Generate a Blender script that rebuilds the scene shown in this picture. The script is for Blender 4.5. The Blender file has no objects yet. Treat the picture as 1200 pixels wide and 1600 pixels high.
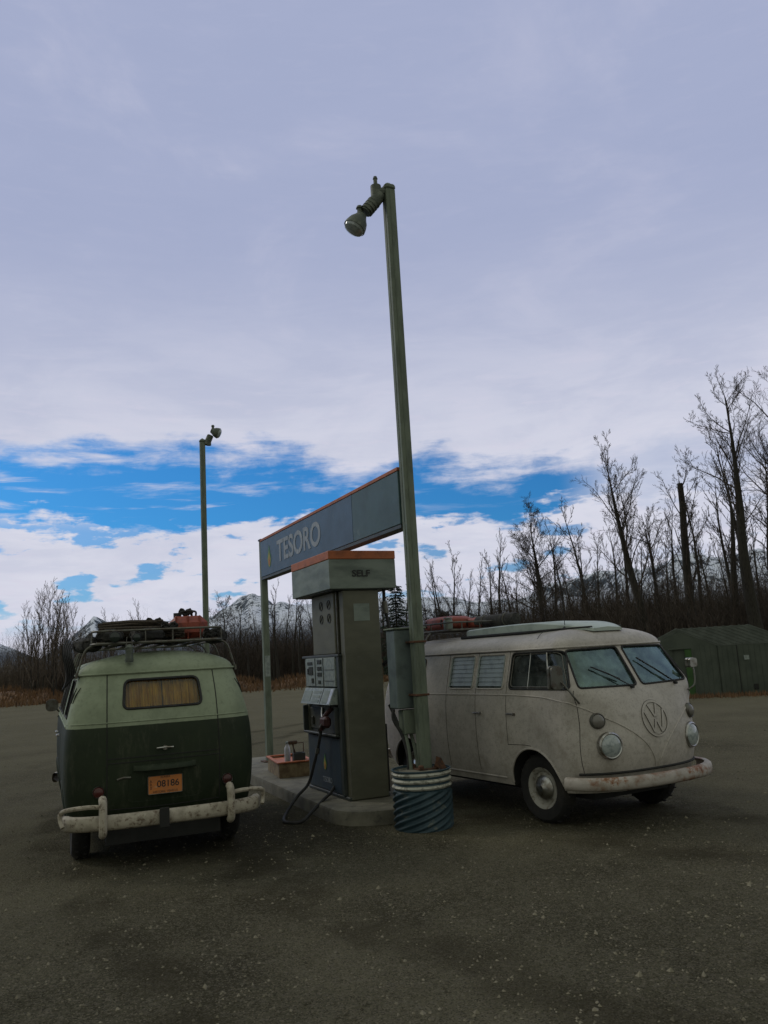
import bpy, math, random
from mathutils import Vector, Matrix
from math import sin, cos, pi, radians as R

# ------------------------------------------------------------------ camera
scn = bpy.context.scene
F_PX, PITCH, ROLL, CAM_H = 1293.94, 0.1726, -0.0582, 1.7147      # focal length for a 1600 px tall picture
fw = Vector((0, cos(PITCH), sin(PITCH))); up0 = Vector((0, -sin(PITCH), cos(PITCH))); rt0 = Vector((1, 0, 0))
RT = rt0 * cos(ROLL) + up0 * sin(ROLL); UP = -rt0 * sin(ROLL) + up0 * cos(ROLL)
CAMPOS = Vector((0, 0, CAM_H))
cd = bpy.data.cameras.new('camera'); cam = bpy.data.objects.new('camera', cd); scn.collection.objects.link(cam)
cd.sensor_fit = 'VERTICAL'; cd.sensor_height = 32.0; cd.lens = 32.0 * F_PX / 1600.0
cd.clip_start = 0.1; cd.clip_end = 20000
m3 = Matrix((RT, UP, -fw)).transposed()
cam.matrix_world = Matrix.Translation(CAMPOS) @ m3.to_4x4()
scn.camera = cam

# ------------------------------------------------------------------ light
scn.view_settings.view_transform = 'Standard'; scn.view_settings.look = 'None'
scn.view_settings.gamma = 1; scn.view_settings.exposure = 0.0
SUN_EL, SUN_AZ = R(38), R(-62)          # azimuth from +Y towards +X
w = bpy.data.worlds.new('World'); scn.world = w; w.use_nodes = True
NT = w.node_tree; NT.nodes.clear()
class G:
    """tiny node graph helper"""
    def __init__(s, nt): s.nt = nt
    def n(s, t, **kw):
        nd = s.nt.nodes.new(t)
        for k, v in kw.items(): setattr(nd, k, v)
        return nd
    def put(s, sock, v):
        if hasattr(v, 'is_output') or isinstance(v, bpy.types.NodeSocket): s.nt.links.new(v, sock)
        elif v is not None: sock.default_value = v
    def m(s, op, a, b=None, c=None, clamp=False):
        nd = s.n('ShaderNodeMath', operation=op); nd.use_clamp = clamp
        s.put(nd.inputs[0], a)
        if b is not None: s.put(nd.inputs[1], b)
        if c is not None: s.put(nd.inputs[2], c)
        return nd.outputs[0]
    def mix(s, f, a, b, bt='MIX'):
        nd = s.n('ShaderNodeMix', data_type='RGBA', blend_type=bt); nd.clamp_factor = True
        s.put(nd.inputs[0], f); s.put(nd.inputs[6], a); s.put(nd.inputs[7], b)
        return nd.outputs[2]
    def noise(s, vec, scale, detail=4, rough=.55, dist=0, out=0):
        nd = s.n('ShaderNodeTexNoise'); s.put(nd.inputs['Vector'], vec)
        nd.inputs['Scale'].default_value = scale; nd.inputs['Detail'].default_value = detail
        nd.inputs['Roughness'].default_value = rough; nd.inputs['Distortion'].default_value = dist
        return nd.outputs[out]
    def step(s, v, a, b):          # smooth 0..1 between a and b
        nd = s.n('ShaderNodeMapRange', interpolation_type='SMOOTHSTEP'); s.put(nd.inputs[0], v)
        s.put(nd.inputs[1], a); s.put(nd.inputs[2], b); return nd.outputs[0]
    def mapping(s, vec, sc=(1, 1, 1), loc=(0, 0, 0), rot=(0, 0, 0)):
        nd = s.n('ShaderNodeMapping'); s.put(nd.inputs[0], vec); nd.inputs['Scale'].default_value = sc
        nd.inputs['Location'].default_value = loc; nd.inputs['Rotation'].default_value = rot; return nd.outputs[0]
    def comb(s, x, y, z):
        nd = s.n('ShaderNodeCombineXYZ'); s.put(nd.inputs[0], x); s.put(nd.inputs[1], y); s.put(nd.inputs[2], z); return nd.outputs[0]
g = G(NT)
sky = g.n('ShaderNodeTexSky', sky_type='NISHITA'); sky.sun_disc = False
sky.sun_elevation = SUN_EL; sky.sun_rotation = SUN_AZ
tc = g.n('ShaderNodeTexCoord'); sep = g.n('ShaderNodeSeparateXYZ'); NT.links.new(tc.outputs['Generated'], sep.inputs[0])
X, Y, Z = sep.outputs
el = g.m('MULTIPLY', g.m('ARCSINE', Z), 180 / pi)                   # elevation, degrees
az = g.m('MULTIPLY', g.m('ARCTAN2', X, Y), 180 / pi)                # azimuth, degrees
# cloud sheet coordinates: stretched near the horizon like a real cloud deck
pc = g.comb(g.m('MULTIPLY', az, .05), g.m('MULTIPLY', el, .16), 0.0)
big = g.noise(g.mapping(pc, (1, 1, 1), (3.1, 1.7, 0)), 1.6, 6, .58, .3)
fine = g.noise(g.mapping(pc, (1, 1.6, 1), (9.1, 4.2, 0)), 6.0, 7, .62, .4)
puff = g.noise(g.mapping(pc, (1.4, 1.2, 1), (5.3, 8.1, 0)), 3.2, 7, .55, .0)
wob = g.m('ADD', g.m('MULTIPLY', g.m('SUBTRACT', big, .5), 5.0), g.m('MULTIPLY', g.m('SUBTRACT', fine, .5), 2.6))
iso = g.noise(g.comb(g.m('MULTIPLY', az, .11), g.m('MULTIPLY', el, .15), 4.0), 1.5, 8, .6, .2)
elw = g.m('ADD', el, g.m('ADD', wob, g.m('MULTIPLY', g.m('SUBTRACT', iso, .5), 5.0)))
zz = g.m('ADD', g.m('MAXIMUM', Z, 0.0), .18)
flat = g.noise(g.comb(g.m('DIVIDE', X, zz), g.m('DIVIDE', Y, zz), 0.0), 2.1, 7, .6, .5)
# an open band of blue sky low over the horizon, wider to the left, under a grey deck
azf = g.step(az, -22.0, 16.0)
top = g.m('SUBTRACT', 14.6, g.m('MULTIPLY', azf, 2.2))
bot = g.m('ADD', 9.0, g.m('MULTIPLY', azf, .6))
band = g.m('MULTIPLY', g.step(g.m('SUBTRACT', top, elw), -.9, 1.3), g.step(g.m('SUBTRACT', elw, bot), -.25, .55))
wisp = g.step(g.noise(g.mapping(pc, (.8, 2.2, 1), (1.2, 6.6, 0)), 2.2, 7, .6, .4), .52, .70)
band = g.m('MULTIPLY', band, g.m('SUBTRACT', 1.0, g.m('MULTIPLY', wisp, g.m('SUBTRACT', .85, g.m('MULTIPLY', g.step(az, -2.0, 4.0), .65)))))
low = g.m('MULTIPLY', g.step(puff, .55, .62), g.m('MULTIPLY', g.step(el, 2.0, 5.0), g.step(g.m('SUBTRACT', 11.0, el), 0., 2.0)))
front = g.m('MULTIPLY', g.step(Y, -.2, .4), g.m('SUBTRACT', 1.0, g.m('MULTIPLY', g.step(az, 12.0, 17.0), .8)))
blue = g.m('MULTIPLY', g.m('MAXIMUM', band, g.m('MULTIPLY', low, .8)), front, clamp=True)
# cloud colour: grey-lavender deck above, brighter white towards the horizon, modulated by its own density
deck = g.mix(g.step(el, 9.0, 30.0), (6.9, 7.0, 8.0, 1), (3.75, 4.2, 6.0, 1))
deck = g.mix(g.step(el, 46.0, 75.0), deck, (6.6, 6.8, 6.4, 1))  # unseen zenith, brightened to add light from above
deck = g.mix(g.step(Y, .25, -.2), deck, (4.2, 4.35, 3.5, 1))  # unseen sky behind the camera, colour warmed to tint the light on things
shade = g.m('ADD', g.m('MULTIPLY', g.noise(g.mapping(pc, (.8, 1.3, 1), (2, 2, 0)), 2.2, 6, .6, .6), .4), g.m('MULTIPLY', flat, .6))
deck = g.mix(g.m('MULTIPLY', g.step(flat, .5, .30), .30), deck, (6.0, 6.0, 7.3, 1))
deck = g.mix(g.m('MULTIPLY', g.step(shade, .42, .62), .30), deck, (3.4, 3.9, 5.7, 1))
hi = g.m('SUBTRACT', 1.0, g.m('MULTIPLY', g.step(el, 11.0, 24.0), .9))
deck = g.mix(g.m('MULTIPLY', g.m('MULTIPLY', g.step(fine, .50, .72), .45), hi), deck, (6.6, 6.4, 7.6, 1))
tint = g.mix(1.0, sky.outputs[0], (.13, .52, .95, 1), 'MULTIPLY')
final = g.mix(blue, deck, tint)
gr = g.step(Z, -.02, 0.0)
final = g.mix(gr, (.5, .48, .42, 1), final)
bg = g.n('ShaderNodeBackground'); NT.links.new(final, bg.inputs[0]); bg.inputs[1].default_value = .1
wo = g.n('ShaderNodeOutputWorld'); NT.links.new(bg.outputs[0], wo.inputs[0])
sl = bpy.data.lights.new('sun', 'SUN'); sl.energy = .6; sl.angle = R(12); sl.color = (1, .94, .80)
so = bpy.data.objects.new('sun', sl); scn.collection.objects.link(so)
sd = Vector((sin(SUN_AZ) * cos(SUN_EL), cos(SUN_AZ) * cos(SUN_EL), sin(SUN_EL)))
so.rotation_euler = sd.to_track_quat('Z', 'Y').to_euler(); so.location = (0, 0, 30)

def pix(px, py, Yd):
    """world point seen at photo pixel (1200x1600) at ground distance Yd"""
    d = fw + RT * ((px - 600) / F_PX) + UP * ((800 - py) / F_PX)
    return CAMPOS + d * (Yd / d.y)

# ------------------------------------------------------------------ helpers
rnd = random.Random(7)
COL = scn.collection
def link(name, me, parent=None, loc=None):
    o = bpy.data.objects.new(name, me); COL.objects.link(o)
    if parent: o.parent = parent
    if loc is not None: o.location = loc
    return o
def tag(o, label=None, cat=None, group=None, kind=None):
    if label: o['label'] = label
    if cat: o['category'] = cat
    if group: o['group'] = group
    if kind: o['kind'] = kind
    return o
def empty(name, loc, rz=0, label=None, cat=None, group=None):
    o = bpy.data.objects.new(name, None); COL.objects.link(o); o.location = loc; o.rotation_euler = (0, 0, rz)
    o.empty_display_size = .2
    return tag(o, label, cat, group)
class MB:
    def __init__(s): s.v = []; s.f = []; s.mi = []; s.k = 0
    def add(s, vs, fs):
        b = len(s.v); s.v += [tuple(p) for p in vs]
        for f in fs: s.f.append(tuple(b + i for i in f)); s.mi.append(s.k)
        return s
    def box(s, c, d, M=None, bev=0.0):
        x, y, z = d[0] / 2, d[1] / 2, d[2] / 2
        c = Vector(c)
        if bev <= 0:
            vs = [Vector((sx * x, sy * y, sz * z)) for sx in (-1, 1) for sy in (-1, 1) for sz in (-1, 1)]
            fs = [(0, 1, 3, 2), (4, 6, 7, 5), (0, 4, 5, 1), (2, 3, 7, 6), (0, 2, 6, 4), (1, 5, 7, 3)]
        else:
            b = min(bev, x * .9, y * .9, z * .9); vs = []; fs = []
            idx = {}
            for sx in (-1, 1):
                for sy in (-1, 1):
                    for sz in (-1, 1):
                        for ax in range(3):
                            p = [sx * (x - b), sy * (y - b), sz * (z - b)]; p[ax] = (sx * x, sy * y, sz * z)[ax]
                            idx[sx, sy, sz, ax] = len(vs); vs.append(Vector(p))
            def q(*a): fs.append(a)
            for ax in range(3):
                o1, o2 = [i for i in range(3) if i != ax]
                for sg in (-1, 1):
                    r = []
                    for a_, b_ in ((-1, -1), (1, -1), (1, 1), (-1, 1)):
                        k = [0, 0, 0]; k[ax] = sg; k[o1] = a_; k[o2] = b_; r.append(idx[k[0], k[1], k[2], ax])
                    fs.append(tuple(r))
                for a_ in (-1, 1):
                    for b_ in (-1, 1):
                        k0 = [0, 0, 0]; k0[o1] = a_; k0[o2] = b_
                        k1 = list(k0); k0[ax] = -1; k1[ax] = 1
                        fs.append((idx[(*k0, o1)], idx[(*k1, o1)], idx[(*k1, o2)], idx[(*k0, o2)]))
            for sx in (-1, 1):
                for sy in (-1, 1):
                    for sz in (-1, 1): fs.append((idx[sx, sy, sz, 0], idx[sx, sy, sz, 1], idx[sx, sy, sz, 2]))
        vs = [(M @ p if M else p) + c for p in vs]
        return s.add(vs, fs)
    def tube(s, pts, r, n=8, closed=False, cap=True, flat=None):
        pts = [Vector(p) for p in pts]; N = len(pts)
        if N < 2: return s
        rs = r if isinstance(r, (list, tuple)) else [r] * N
        vs = []; fs = []; prev = None
        for i, p in enumerate(pts):
            if closed: t = pts[(i + 1) % N] - pts[i - 1]
            else: t = pts[min(i + 1, N - 1)] - pts[max(i - 1, 0)]
            if t.length < 1e-9: t = Vector((0, 0, 1))
            t.normalize()
            if prev is None:
                a = Vector((0, 0, 1)) if abs(t.z) < .9 else Vector((1, 0, 0)); prev = t.cross(a).normalized()
            u = (prev - t * prev.dot(t))
            if u.length < 1e-6: u = t.orthogonal()
            u.normalize(); prev = u; v = t.cross(u)
            for k in range(n):
                a = 2 * pi * k / n; vs.append(p + (u * cos(a) + v * sin(a)) * rs[i])
        M_ = N if closed else N - 1
        for i in range(M_):
            j = (i + 1) % N
            for k in range(n): fs.append((i * n + k, i * n + (k + 1) % n, j * n + (k + 1) % n, j * n + k))
        if cap and not closed: fs += [tuple(range(n))[::-1], tuple((N - 1) * n + k for k in range(n))]
        return s.add(vs, fs)
    def lathe(s, prof, c=(0, 0, 0), n=24, M=None, cap=True):
        """prof: list of (r, z); axis +Z then rotated by M"""
        c = Vector(c); vs = []; fs = []
        for r, z in prof:
            for k in range(n):
                a = 2 * pi * k / n; p = Vector((r * cos(a), r * sin(a), z)); vs.append((M @ p if M else p) + c)
        for i in range(len(prof) - 1):
            for k in range(n): fs.append((i * n + k, i * n + (k + 1) % n, (i + 1) * n + (k + 1) % n, (i + 1) * n + k))
        if cap: fs += [tuple(range(n))[::-1], tuple((len(prof) - 1) * n + k for k in range(n))]
        return s.add(vs, fs)
    def prism(s, poly, fn, a, b):
        """poly of 2D points, fn(p, t) -> 3D, between depths a and b"""
        n = len(poly); vs = [Vector(fn(p, a)) for p in poly] + [Vector(fn(p, b)) for p in poly]
        fs = [tuple(range(n))[::-1], tuple(range(n, 2 * n))] + [(i, (i + 1) % n, n + (i + 1) % n, n + i) for i in range(n)]
        return s.add(vs, fs)
    def grid(s, rows, closed=False):
        nr = len(rows); nc = len(rows[0]); vs = [p for r in rows for p in r]; fs = []
        for i in range(nr - 1):
            for j in range(nc if closed else nc - 1):
                k = (j + 1) % nc; fs.append((i * nc + j, i * nc + k, (i + 1) * nc + k, (i + 1) * nc + j))
        return s.add(vs, fs)
    def mesh(s, name, mats, smooth=None):
        me = bpy.data.meshes.new(name); me.from_pydata(s.v, [], s.f)
        mats = mats if isinstance(mats, (list, tuple)) else [mats]
        for m_ in mats: me.materials.append(m_)
        if len(mats) > 1: me.polygons.foreach_set('material_index', s.mi)
        fixn(me)
        if smooth:
            me.polygons.foreach_set('use_smooth', [True] * len(me.polygons)); me.set_sharp_from_angle(angle=R(smooth))
        me.update(); return me
    def build(s, name, mats, parent=None, smooth=35, **kw):
        return tag(link(name, s.mesh(name, mats, smooth), parent), **kw)
import bmesh
def fixn(me):
    if len(me.polygons) > 60000: return
    bm = bmesh.new(); bm.from_mesh(me); bmesh.ops.recalc_face_normals(bm, faces=bm.faces); bm.to_mesh(me); bm.free()
def rounded(poly, r, n=5):
    """round the corners of a convex 2D polygon"""
    out = []; N = len(poly)
    for i in range(N):
        p = Vector(poly[i]); a = (Vector(poly[i - 1]) - p); b = (Vector(poly[(i + 1) % N]) - p)
        rr = min(r, a.length * .45, b.length * .45); a.normalize(); b.normalize()
        p0 = p + a * rr; p1 = p + b * rr
        for k in range(n + 1):
            t = k / n; out.append(tuple(p0 * (1 - t) ** 2 + p * 2 * t * (1 - t) + p1 * t * t))
    return out
def dense(poly, step=.04):
    out = []
    for i in range(len(poly)):
        a = Vector(poly[i]); b = Vector(poly[(i + 1) % len(poly)]); k = max(1, int((b - a).length / step))
        out += [tuple(a.lerp(b, j / k)) for j in range(k)]
    return out
def spline(pts, n=8):
    """Catmull-Rom through points"""
    P = [Vector(p) for p in pts]; P = [P[0] * 2 - P[1]] + P + [P[-1] * 2 - P[-2]]; out = []
    for i in range(1, len(P) - 2):
        for k in range(n):
            t = k / n; a, b, c, d = P[i - 1:i + 3]
            out.append(.5 * ((2 * b) + (c - a) * t + (2 * a - 5 * b + 4 * c - d) * t * t + (3 * b - a - 3 * c + d) * t ** 3))
    out.append(P[-2]); return out
def text(txt, size, name, mat_, parent, M, align='CENTER', ext=.002, label=None, sx=1.0, bold=0.0):
    cu = bpy.data.curves.new('lettering', 'FONT'); cu.body = txt; cu.size = size; cu.extrude = ext
    cu.align_x = align; cu.align_y = 'CENTER'; cu.offset = bold
    t = bpy.data.objects.new('tmp', cu); COL.objects.link(t)
    dg = bpy.context.evaluated_depsgraph_get(); me = bpy.data.meshes.new_from_object(t.evaluated_get(dg))
    bpy.data.objects.remove(t); me.name = name; me.materials.clear(); me.materials.append(mat_)
    me.transform(M @ Matrix.Diagonal((sx, 1, 1, 1)))
    o = link(name, me, parent)
    if label: o['label'] = label
    return o
def frameM(o, x, z):
    """matrix: local x -> x, local y -> z (up), local z -> facing"""
    x = Vector(x).normalized(); z = Vector(z).normalized(); n = x.cross(z)
    return Matrix.Translation(Vector(o)) @ Matrix((x, z, n)).transposed().to_4x4()

# ------------------------------------------------------------------ materials
def mat(name, col, rough=.6, metal=0, col2=None, scale=6, lo=.45, hi=.65, detail=6, bump=0, bscale=60,
        stain=None, sscale=9, slo=.55, shi=.62, spec=.5, coat=0, mapsc=(1, 1, 1), emit=None):
    m_ = bpy.data.materials.new(name); m_.use_nodes = True; nt = m_.node_tree; h = G(nt)
    b = nt.nodes['Principled BSDF']; c4 = lambda c: (*c, 1)
    t = h.n('ShaderNodeTexCoord'); vec = t.outputs['Object']
    if mapsc != (1, 1, 1): vec = h.mapping(vec, mapsc)
    out = c4(col)
    if col2 is None: col2 = tuple(c * .72 for c in col)
    out = h.mix(h.step(h.noise(vec, scale, detail, .6), lo, hi), out, c4(col2))
    if stain: out = h.mix(h.step(h.noise(vec, sscale, 8, .7), slo, shi), out, c4(stain))
    h.put(b.inputs['Base Color'], out)
    rr = h.m('ADD', rough - .08, h.m('MULTIPLY', h.noise(vec, scale * 2.3, 5, .6), .18)); h.put(b.inputs['Roughness'], rr)
    b.inputs['Metallic'].default_value = metal; b.inputs['Specular IOR Level'].default_value = spec
    if coat: b.inputs['Coat Weight'].default_value = coat
    if bump:
        bn = h.n('ShaderNodeBump'); bn.inputs['Strength'].default_value = bump; bn.inputs['Distance'].default_value = .01
        h.put(bn.inputs['Height'], h.noise(vec, bscale, 6, .65)); h.put(b.inputs['Normal'], bn.outputs[0])
    return m_
def glassmat(name, tint, refl=.12, op=.25, gcol=(.75, .92, .92, 1)):
    """thin dusty window glass: tinted see-through, mirror reflection, a little dust"""
    m_ = bpy.data.materials.new(name); m_.use_nodes = True; nt = m_.node_tree; nt.nodes.clear(); h = G(nt)
    tr = h.n('ShaderNodeBsdfTransparent'); tr.inputs[0].default_value = (*tint, 1)
    gl = h.n('ShaderNodeBsdfGlossy'); gl.inputs[0].default_value = gcol; gl.inputs[1].default_value = .06
    di = h.n('ShaderNodeBsdfDiffuse'); di.inputs[0].default_value = (tint[0] * .5, tint[1] * .5, tint[2] * .5, 1)
    fr = h.n('ShaderNodeFresnel'); fr.inputs[0].default_value = 1.5
    t = h.n('ShaderNodeTexCoord')
    dust = h.m('MULTIPLY', h.step(h.noise(t.outputs['Object'], 7, 7, .65), .3, .8), op)
    a = h.n('ShaderNodeMixShader'); h.put(a.inputs[0], dust); nt.links.new(tr.outputs[0], a.inputs[1]); nt.links.new(di.outputs[0], a.inputs[2])
    c = h.n('ShaderNodeMixShader'); h.put(c.inputs[0], h.m('ADD', h.m('MULTIPLY', fr.outputs[0], 1.0), refl, clamp=True))
    nt.links.new(a.outputs[0], c.inputs[1]); nt.links.new(gl.outputs[0], c.inputs[2])
    o = h.n('ShaderNodeOutputMaterial'); nt.links.new(c.outputs[0], o.inputs[0]); return m_
M = {}
M['dark'] = mat('dark_interior', (.018, .018, .016), .85)
M['rubber'] = mat('black_rubber', (.016, .016, .016), .8, col2=(.03, .029, .026), scale=12)
M['tyre'] = mat('tyre_rubber', (.013, .0125, .012), .9, col2=(.028, .025, .02), scale=5, bump=.3)
M['chrome'] = mat('dull_chrome', (.42, .42, .40), .32, 1, col2=(.22, .20, .17), scale=14)
M['steel'] = mat('grey_steel', (.14, .14, .12), .5, .7, col2=(.10, .085, .07), scale=18)
M['rust'] = mat('rusty_iron', (.10, .045, .022), .85, .1, col2=(.035, .022, .016), scale=22, bump=.4)
M['lens'] = mat('lamp_glass', (.34, .38, .37), .12, 0, col2=(.22, .26, .26), scale=30, spec=1.0)
M['redlens'] = mat('red_lamp_lens', (.07, .012, .009), .3, col2=(.03, .008, .006))
M['glass'] = glassmat('window_glass', (.62, .68, .64), .0, .22)
M['clear'] = glassmat('clear_rear_glass', (.85, .86, .80), .0, .08)
M['teal'] = glassmat('teal_windscreen_glass', (.34, .52, .47), .10, .7, (.62, .84, .80, 1))
M['concrete'] = mat('worn_concrete', (.17, .16, .12), .92, col2=(.09, .085, .064), scale=3.2, lo=.35, hi=.7, bump=.6, bscale=45, stain=(.05, .047, .04), sscale=5, slo=.56, shi=.7)
M['galv'] = mat('weathered_green_grey_steel', (.150, .18, .130), .6, .15, col2=(.09, .11, .08), scale=4, lo=.35, hi=.7, mapsc=(3, 3, .8), stain=(.10, .075, .05), sscale=10, slo=.62, shi=.72, bump=.15)
M['lampmetal'] = mat('dark_lamp_metal', (.085, .10, .08), .6, .3, col2=(.15, .165, .13), scale=14, bump=.3)
M['pumpgrey'] = mat('faded_pump_panel', (.115, .114, .078), .6, .05, col2=(.075, .076, .052), scale=2.2, lo=.3, hi=.75, stain=(.16, .16, .125), sscale=2.2, slo=.58, shi=.8, mapsc=(1, 1, 2.2))
M['pumpdark'] = mat('dark_pump_frame', (.028, .036, .034), .5, col2=(.045, .05, .042), scale=5)
M['pumpblue'] = mat('dark_blue_pump_door', (.018, .036, .055), .5, col2=(.03, .045, .05), scale=5, stain=(.07, .075, .07), sscale=6, slo=.62, shi=.75)
M['header'] = mat('grey_green_header_panel', (.19, .225, .19), .55, col2=(.10, .125, .105), scale=2.5, lo=.35, hi=.7, stain=(.22, .24, .21), sscale=3, slo=.58, shi=.8, mapsc=(1, 1, 3))
M['orange'] = mat('faded_orange_paint', (.40, .115, .04), .6, col2=(.27, .08, .03), scale=8, stain=(.2, .09, .05), sscale=14, slo=.6, shi=.7)
M['signblue'] = mat('faded_blue_sign', (.052, .102, .165), .5, col2=(.040, .08, .125), scale=2.5, lo=.35, hi=.7, stain=(.14, .19, .22), sscale=2, slo=.62, shi=.8)
M['signgreen'] = mat('faded_teal_sign', (.04, .085, .085), .5, col2=(.03, .065, .062), scale=2.5, stain=(.13, .18, .18), sscale=2, slo=.62, shi=.8)
M['letter'] = mat('faded_white_lettering', (.34, .37, .40), .6, col2=(.22, .25, .29), scale=18, lo=.35, hi=.6, mapsc=(1, 1, .25))
M['black'] = mat('black_lettering', (.015, .015, .015), .6)
M['yellow'] = mat('faded_yellow_mark', (.42, .34, .06), .6); M['green'] = mat('faded_green_mark', (.06, .20, .06), .6)
M['white'] = mat('white_plastic_panel', (.27, .31, .28), .5, col2=(.18, .21, .20), scale=22, lo=.4, hi=.6)
M['screen'] = mat('dark_display_window', (.02, .03, .025), .2)
M['tan'] = mat('stained_tan_box', (.25, .19, .10), .75, col2=(.13, .085, .045), scale=9, lo=.35, hi=.65, bump=.2)
M['bottle'] = mat('milky_plastic', (.50, .50, .52), .35, col2=(.35, .35, .38), scale=20)
M['brown'] = mat('brown_leather', (.09, .05, .025), .7, col2=(.05, .03, .02), scale=20, bump=.4)
M['redcan'] = mat('faded_red_can', (.27, .055, .03), .55, col2=(.15, .032, .02), scale=9, stain=(.06, .03, .02), sscale=20, slo=.6, shi=.66)
M['blackbag'] = mat('black_canvas', (.022, .022, .02), .9, col2=(.05, .048, .04), scale=12, bump=.8, bscale=30)
M['wood'] = mat('weathered_wood', (.065, .05, .035), .85, col2=(.025, .02, .015), scale=9, mapsc=(6, 1, 6), bump=.5)
M['curtain'] = mat('mustard_curtain', (.70, .42, .07), .9, col2=(.40, .20, .035), scale=7, mapsc=(1, 3, .4), lo=.35, hi=.65)
M['seat'] = mat('grey_vinyl_seat', (.12, .12, .11), .6)
M['bark'] = mat('dark_bark', (.034, .030, .023), .95, col2=(.015, .013, .010), scale=7, mapsc=(3, 3, .6), bump=.9, bscale=9)
M['twig'] = mat('bare_twigs', (.065, .050, .040), .95, col2=(.035, .028, .022), scale=2)
M['birch'] = mat('pale_twigs', (.12, .095, .072), .95, col2=(.06, .048, .038), scale=2)
M['spruce'] = mat('spruce_needles', (.022, .040, .024), .9, col2=(.012, .022, .014), scale=3)
M['shedwall'] = mat('green_shed_sheet', (.066, .080, .060), .7, .05, col2=(.042, .054, .040), scale=2.2, lo=.35, hi=.7)
M['sheddoor'] = mat('bright_green_door', (.028, .085, .012), .6, col2=(.018, .055, .010), scale=3)
M['shedroof'] = mat('grey_green_roof_sheet', (.085, .10, .082), .6, .1, col2=(.055, .066, .053), scale=3, lo=.35, hi=.65, bump=.2)
M['dry'] = mat('dry_grass', (.16, .088, .042), .95, col2=(.085, .055, .03), scale=1.5)
M['stone'] = mat('gravel_stones', (.22, .20, .145), .95, spec=.1, col2=(.06, .055, .038), scale=3)
# ------------------------------------------------------------------ ground
def ground_mat():
    m_ = bpy.data.materials.new('oily_gravel_asphalt'); m_.use_nodes = True; nt = m_.node_tree; h = G(nt); b = nt.nodes['Principled BSDF']
    t = h.n('ShaderNodeTexCoord'); v = t.outputs['Object']
    c = h.mix(h.step(h.noise(v, .35, 5, .6), .35, .68), (.104, .097, .063, 1), (.205, .190, .125, 1))
    c = h.mix(h.m('MULTIPLY', h.step(h.noise(v, 5.5, 6, .7), .48, .70), .55), c, (.215, .20, .14, 1))
    c = h.mix(h.m('MULTIPLY', h.step(h.noise(h.mapping(v, (1, .45, 1), rot=(0, 0, .5)), 1.1, 7, .65), .5, .75), .6), c, (.034, .030, .021, 1))
    # packed stones: bright and dark chips
    vo = h.n('ShaderNodeTexVoronoi'); vo.inputs['Scale'].default_value = 42; h.put(vo.inputs['Vector'], v)
    sp = h.n('ShaderNodeSeparateColor'); h.put(sp.inputs[0], vo.outputs['Color'])
    chip = h.step(sp.outputs[0], .55, 1.0)
    c = h.mix(h.m('MULTIPLY', chip, .6), c, (.21, .19, .14, 1))
    vo2 = h.n('ShaderNodeTexVoronoi'); vo2.inputs['Scale'].default_value = 130; h.put(vo2.inputs['Vector'], v)
    sp2 = h.n('ShaderNodeSeparateColor'); h.put(sp2.inputs[0], vo2.outputs['Color'])
    c = h.mix(h.m('MULTIPLY', h.step(sp2.outputs[1], .5, 1.0), .6), c, (.025, .022, .016, 1))
    c = h.mix(h.m('MULTIPLY', h.step(sp2.outputs[2], .80, .95), .7), c, (.27, .24, .17, 1))
    # far part of the yard is paler, dry and gravelly
    sy = h.n('ShaderNodeSeparateXYZ'); h.put(sy.inputs[0], v)
    far = h.step(h.m('ADD', sy.outputs[1], h.m('MULTIPLY', h.noise(v, .15, 5), 14)), 17, 34)
    c = h.mix(h.m('MULTIPLY', far, .65), c, (.195, .18, .122, 1))
    # worn arcs left by turning vehicles, oil near the island
    vd = h.n('ShaderNodeVectorMath', operation='DISTANCE'); h.put(vd.inputs[0], v); vd.inputs[1].default_value = (13.0, 15.5, 0); dd = vd.outputs['Value']
    wobl = h.m('MULTIPLY', h.m('SUBTRACT', h.noise(v, .5, 4), .5), 1.6)
    for rad in (12.2, 13.6, 16.4, 17.8):
        tr = h.step(h.m('ABSOLUTE', h.m('SUBTRACT', h.m('ADD', dd, wobl), rad)), .34, .08)
        c = h.mix(h.m('MULTIPLY', h.m('MULTIPLY', tr, h.step(h.noise(v, 1.3, 5), .35, .6)), .55), c, (.055, .047, .029, 1))
    vo_ = h.n('ShaderNodeVectorMath', operation='DISTANCE'); h.put(vo_.inputs[0], h.mapping(v, (1, .8, 1))); vo_.inputs[1].default_value = (-1.6, 7.2, 0)
    oil = h.m('MULTIPLY', h.step(h.m('ADD', vo_.outputs['Value'], h.m('MULTIPLY', h.noise(v, 1.8, 6, .7), 2.2)), 3.0, 1.6), .55)
    c = h.mix(oil, c, (.022, .019, .014, 1))
    # out past the yard: rough winter field
    c = h.mix(h.step(sy.outputs[1], 62, 80), c, (.07, .055, .035, 1))
    h.put(b.inputs['Base Color'], c); b.inputs['Roughness'].default_value = 1.0; b.inputs['Specular IOR Level'].default_value = .04
    hgt = h.m('ADD', h.m('MULTIPLY', vo.outputs['Distance'], -.5), h.m('ADD', h.m('MULTIPLY', h.noise(v, 26, 7, .7), 2.0), h.m('MULTIPLY', h.noise(v, 3.0, 5, .6), 2.2)))
    bn = h.n('ShaderNodeBump'); bn.inputs['Strength'].default_value = 1.0; bn.inputs['Distance'].default_value = .05
    h.put(bn.inputs['Height'], hgt); h.put(b.inputs['Normal'], bn.outputs[0]); return m_
gb = MB(); gb.grid([[Vector((x, y, 0)) for x in (-7000, -60, 60, 7000)] for y in (-7000, -20, 90, 7000)])
gb.build('ground', ground_mat(), kind='structure', smooth=None)
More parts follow.
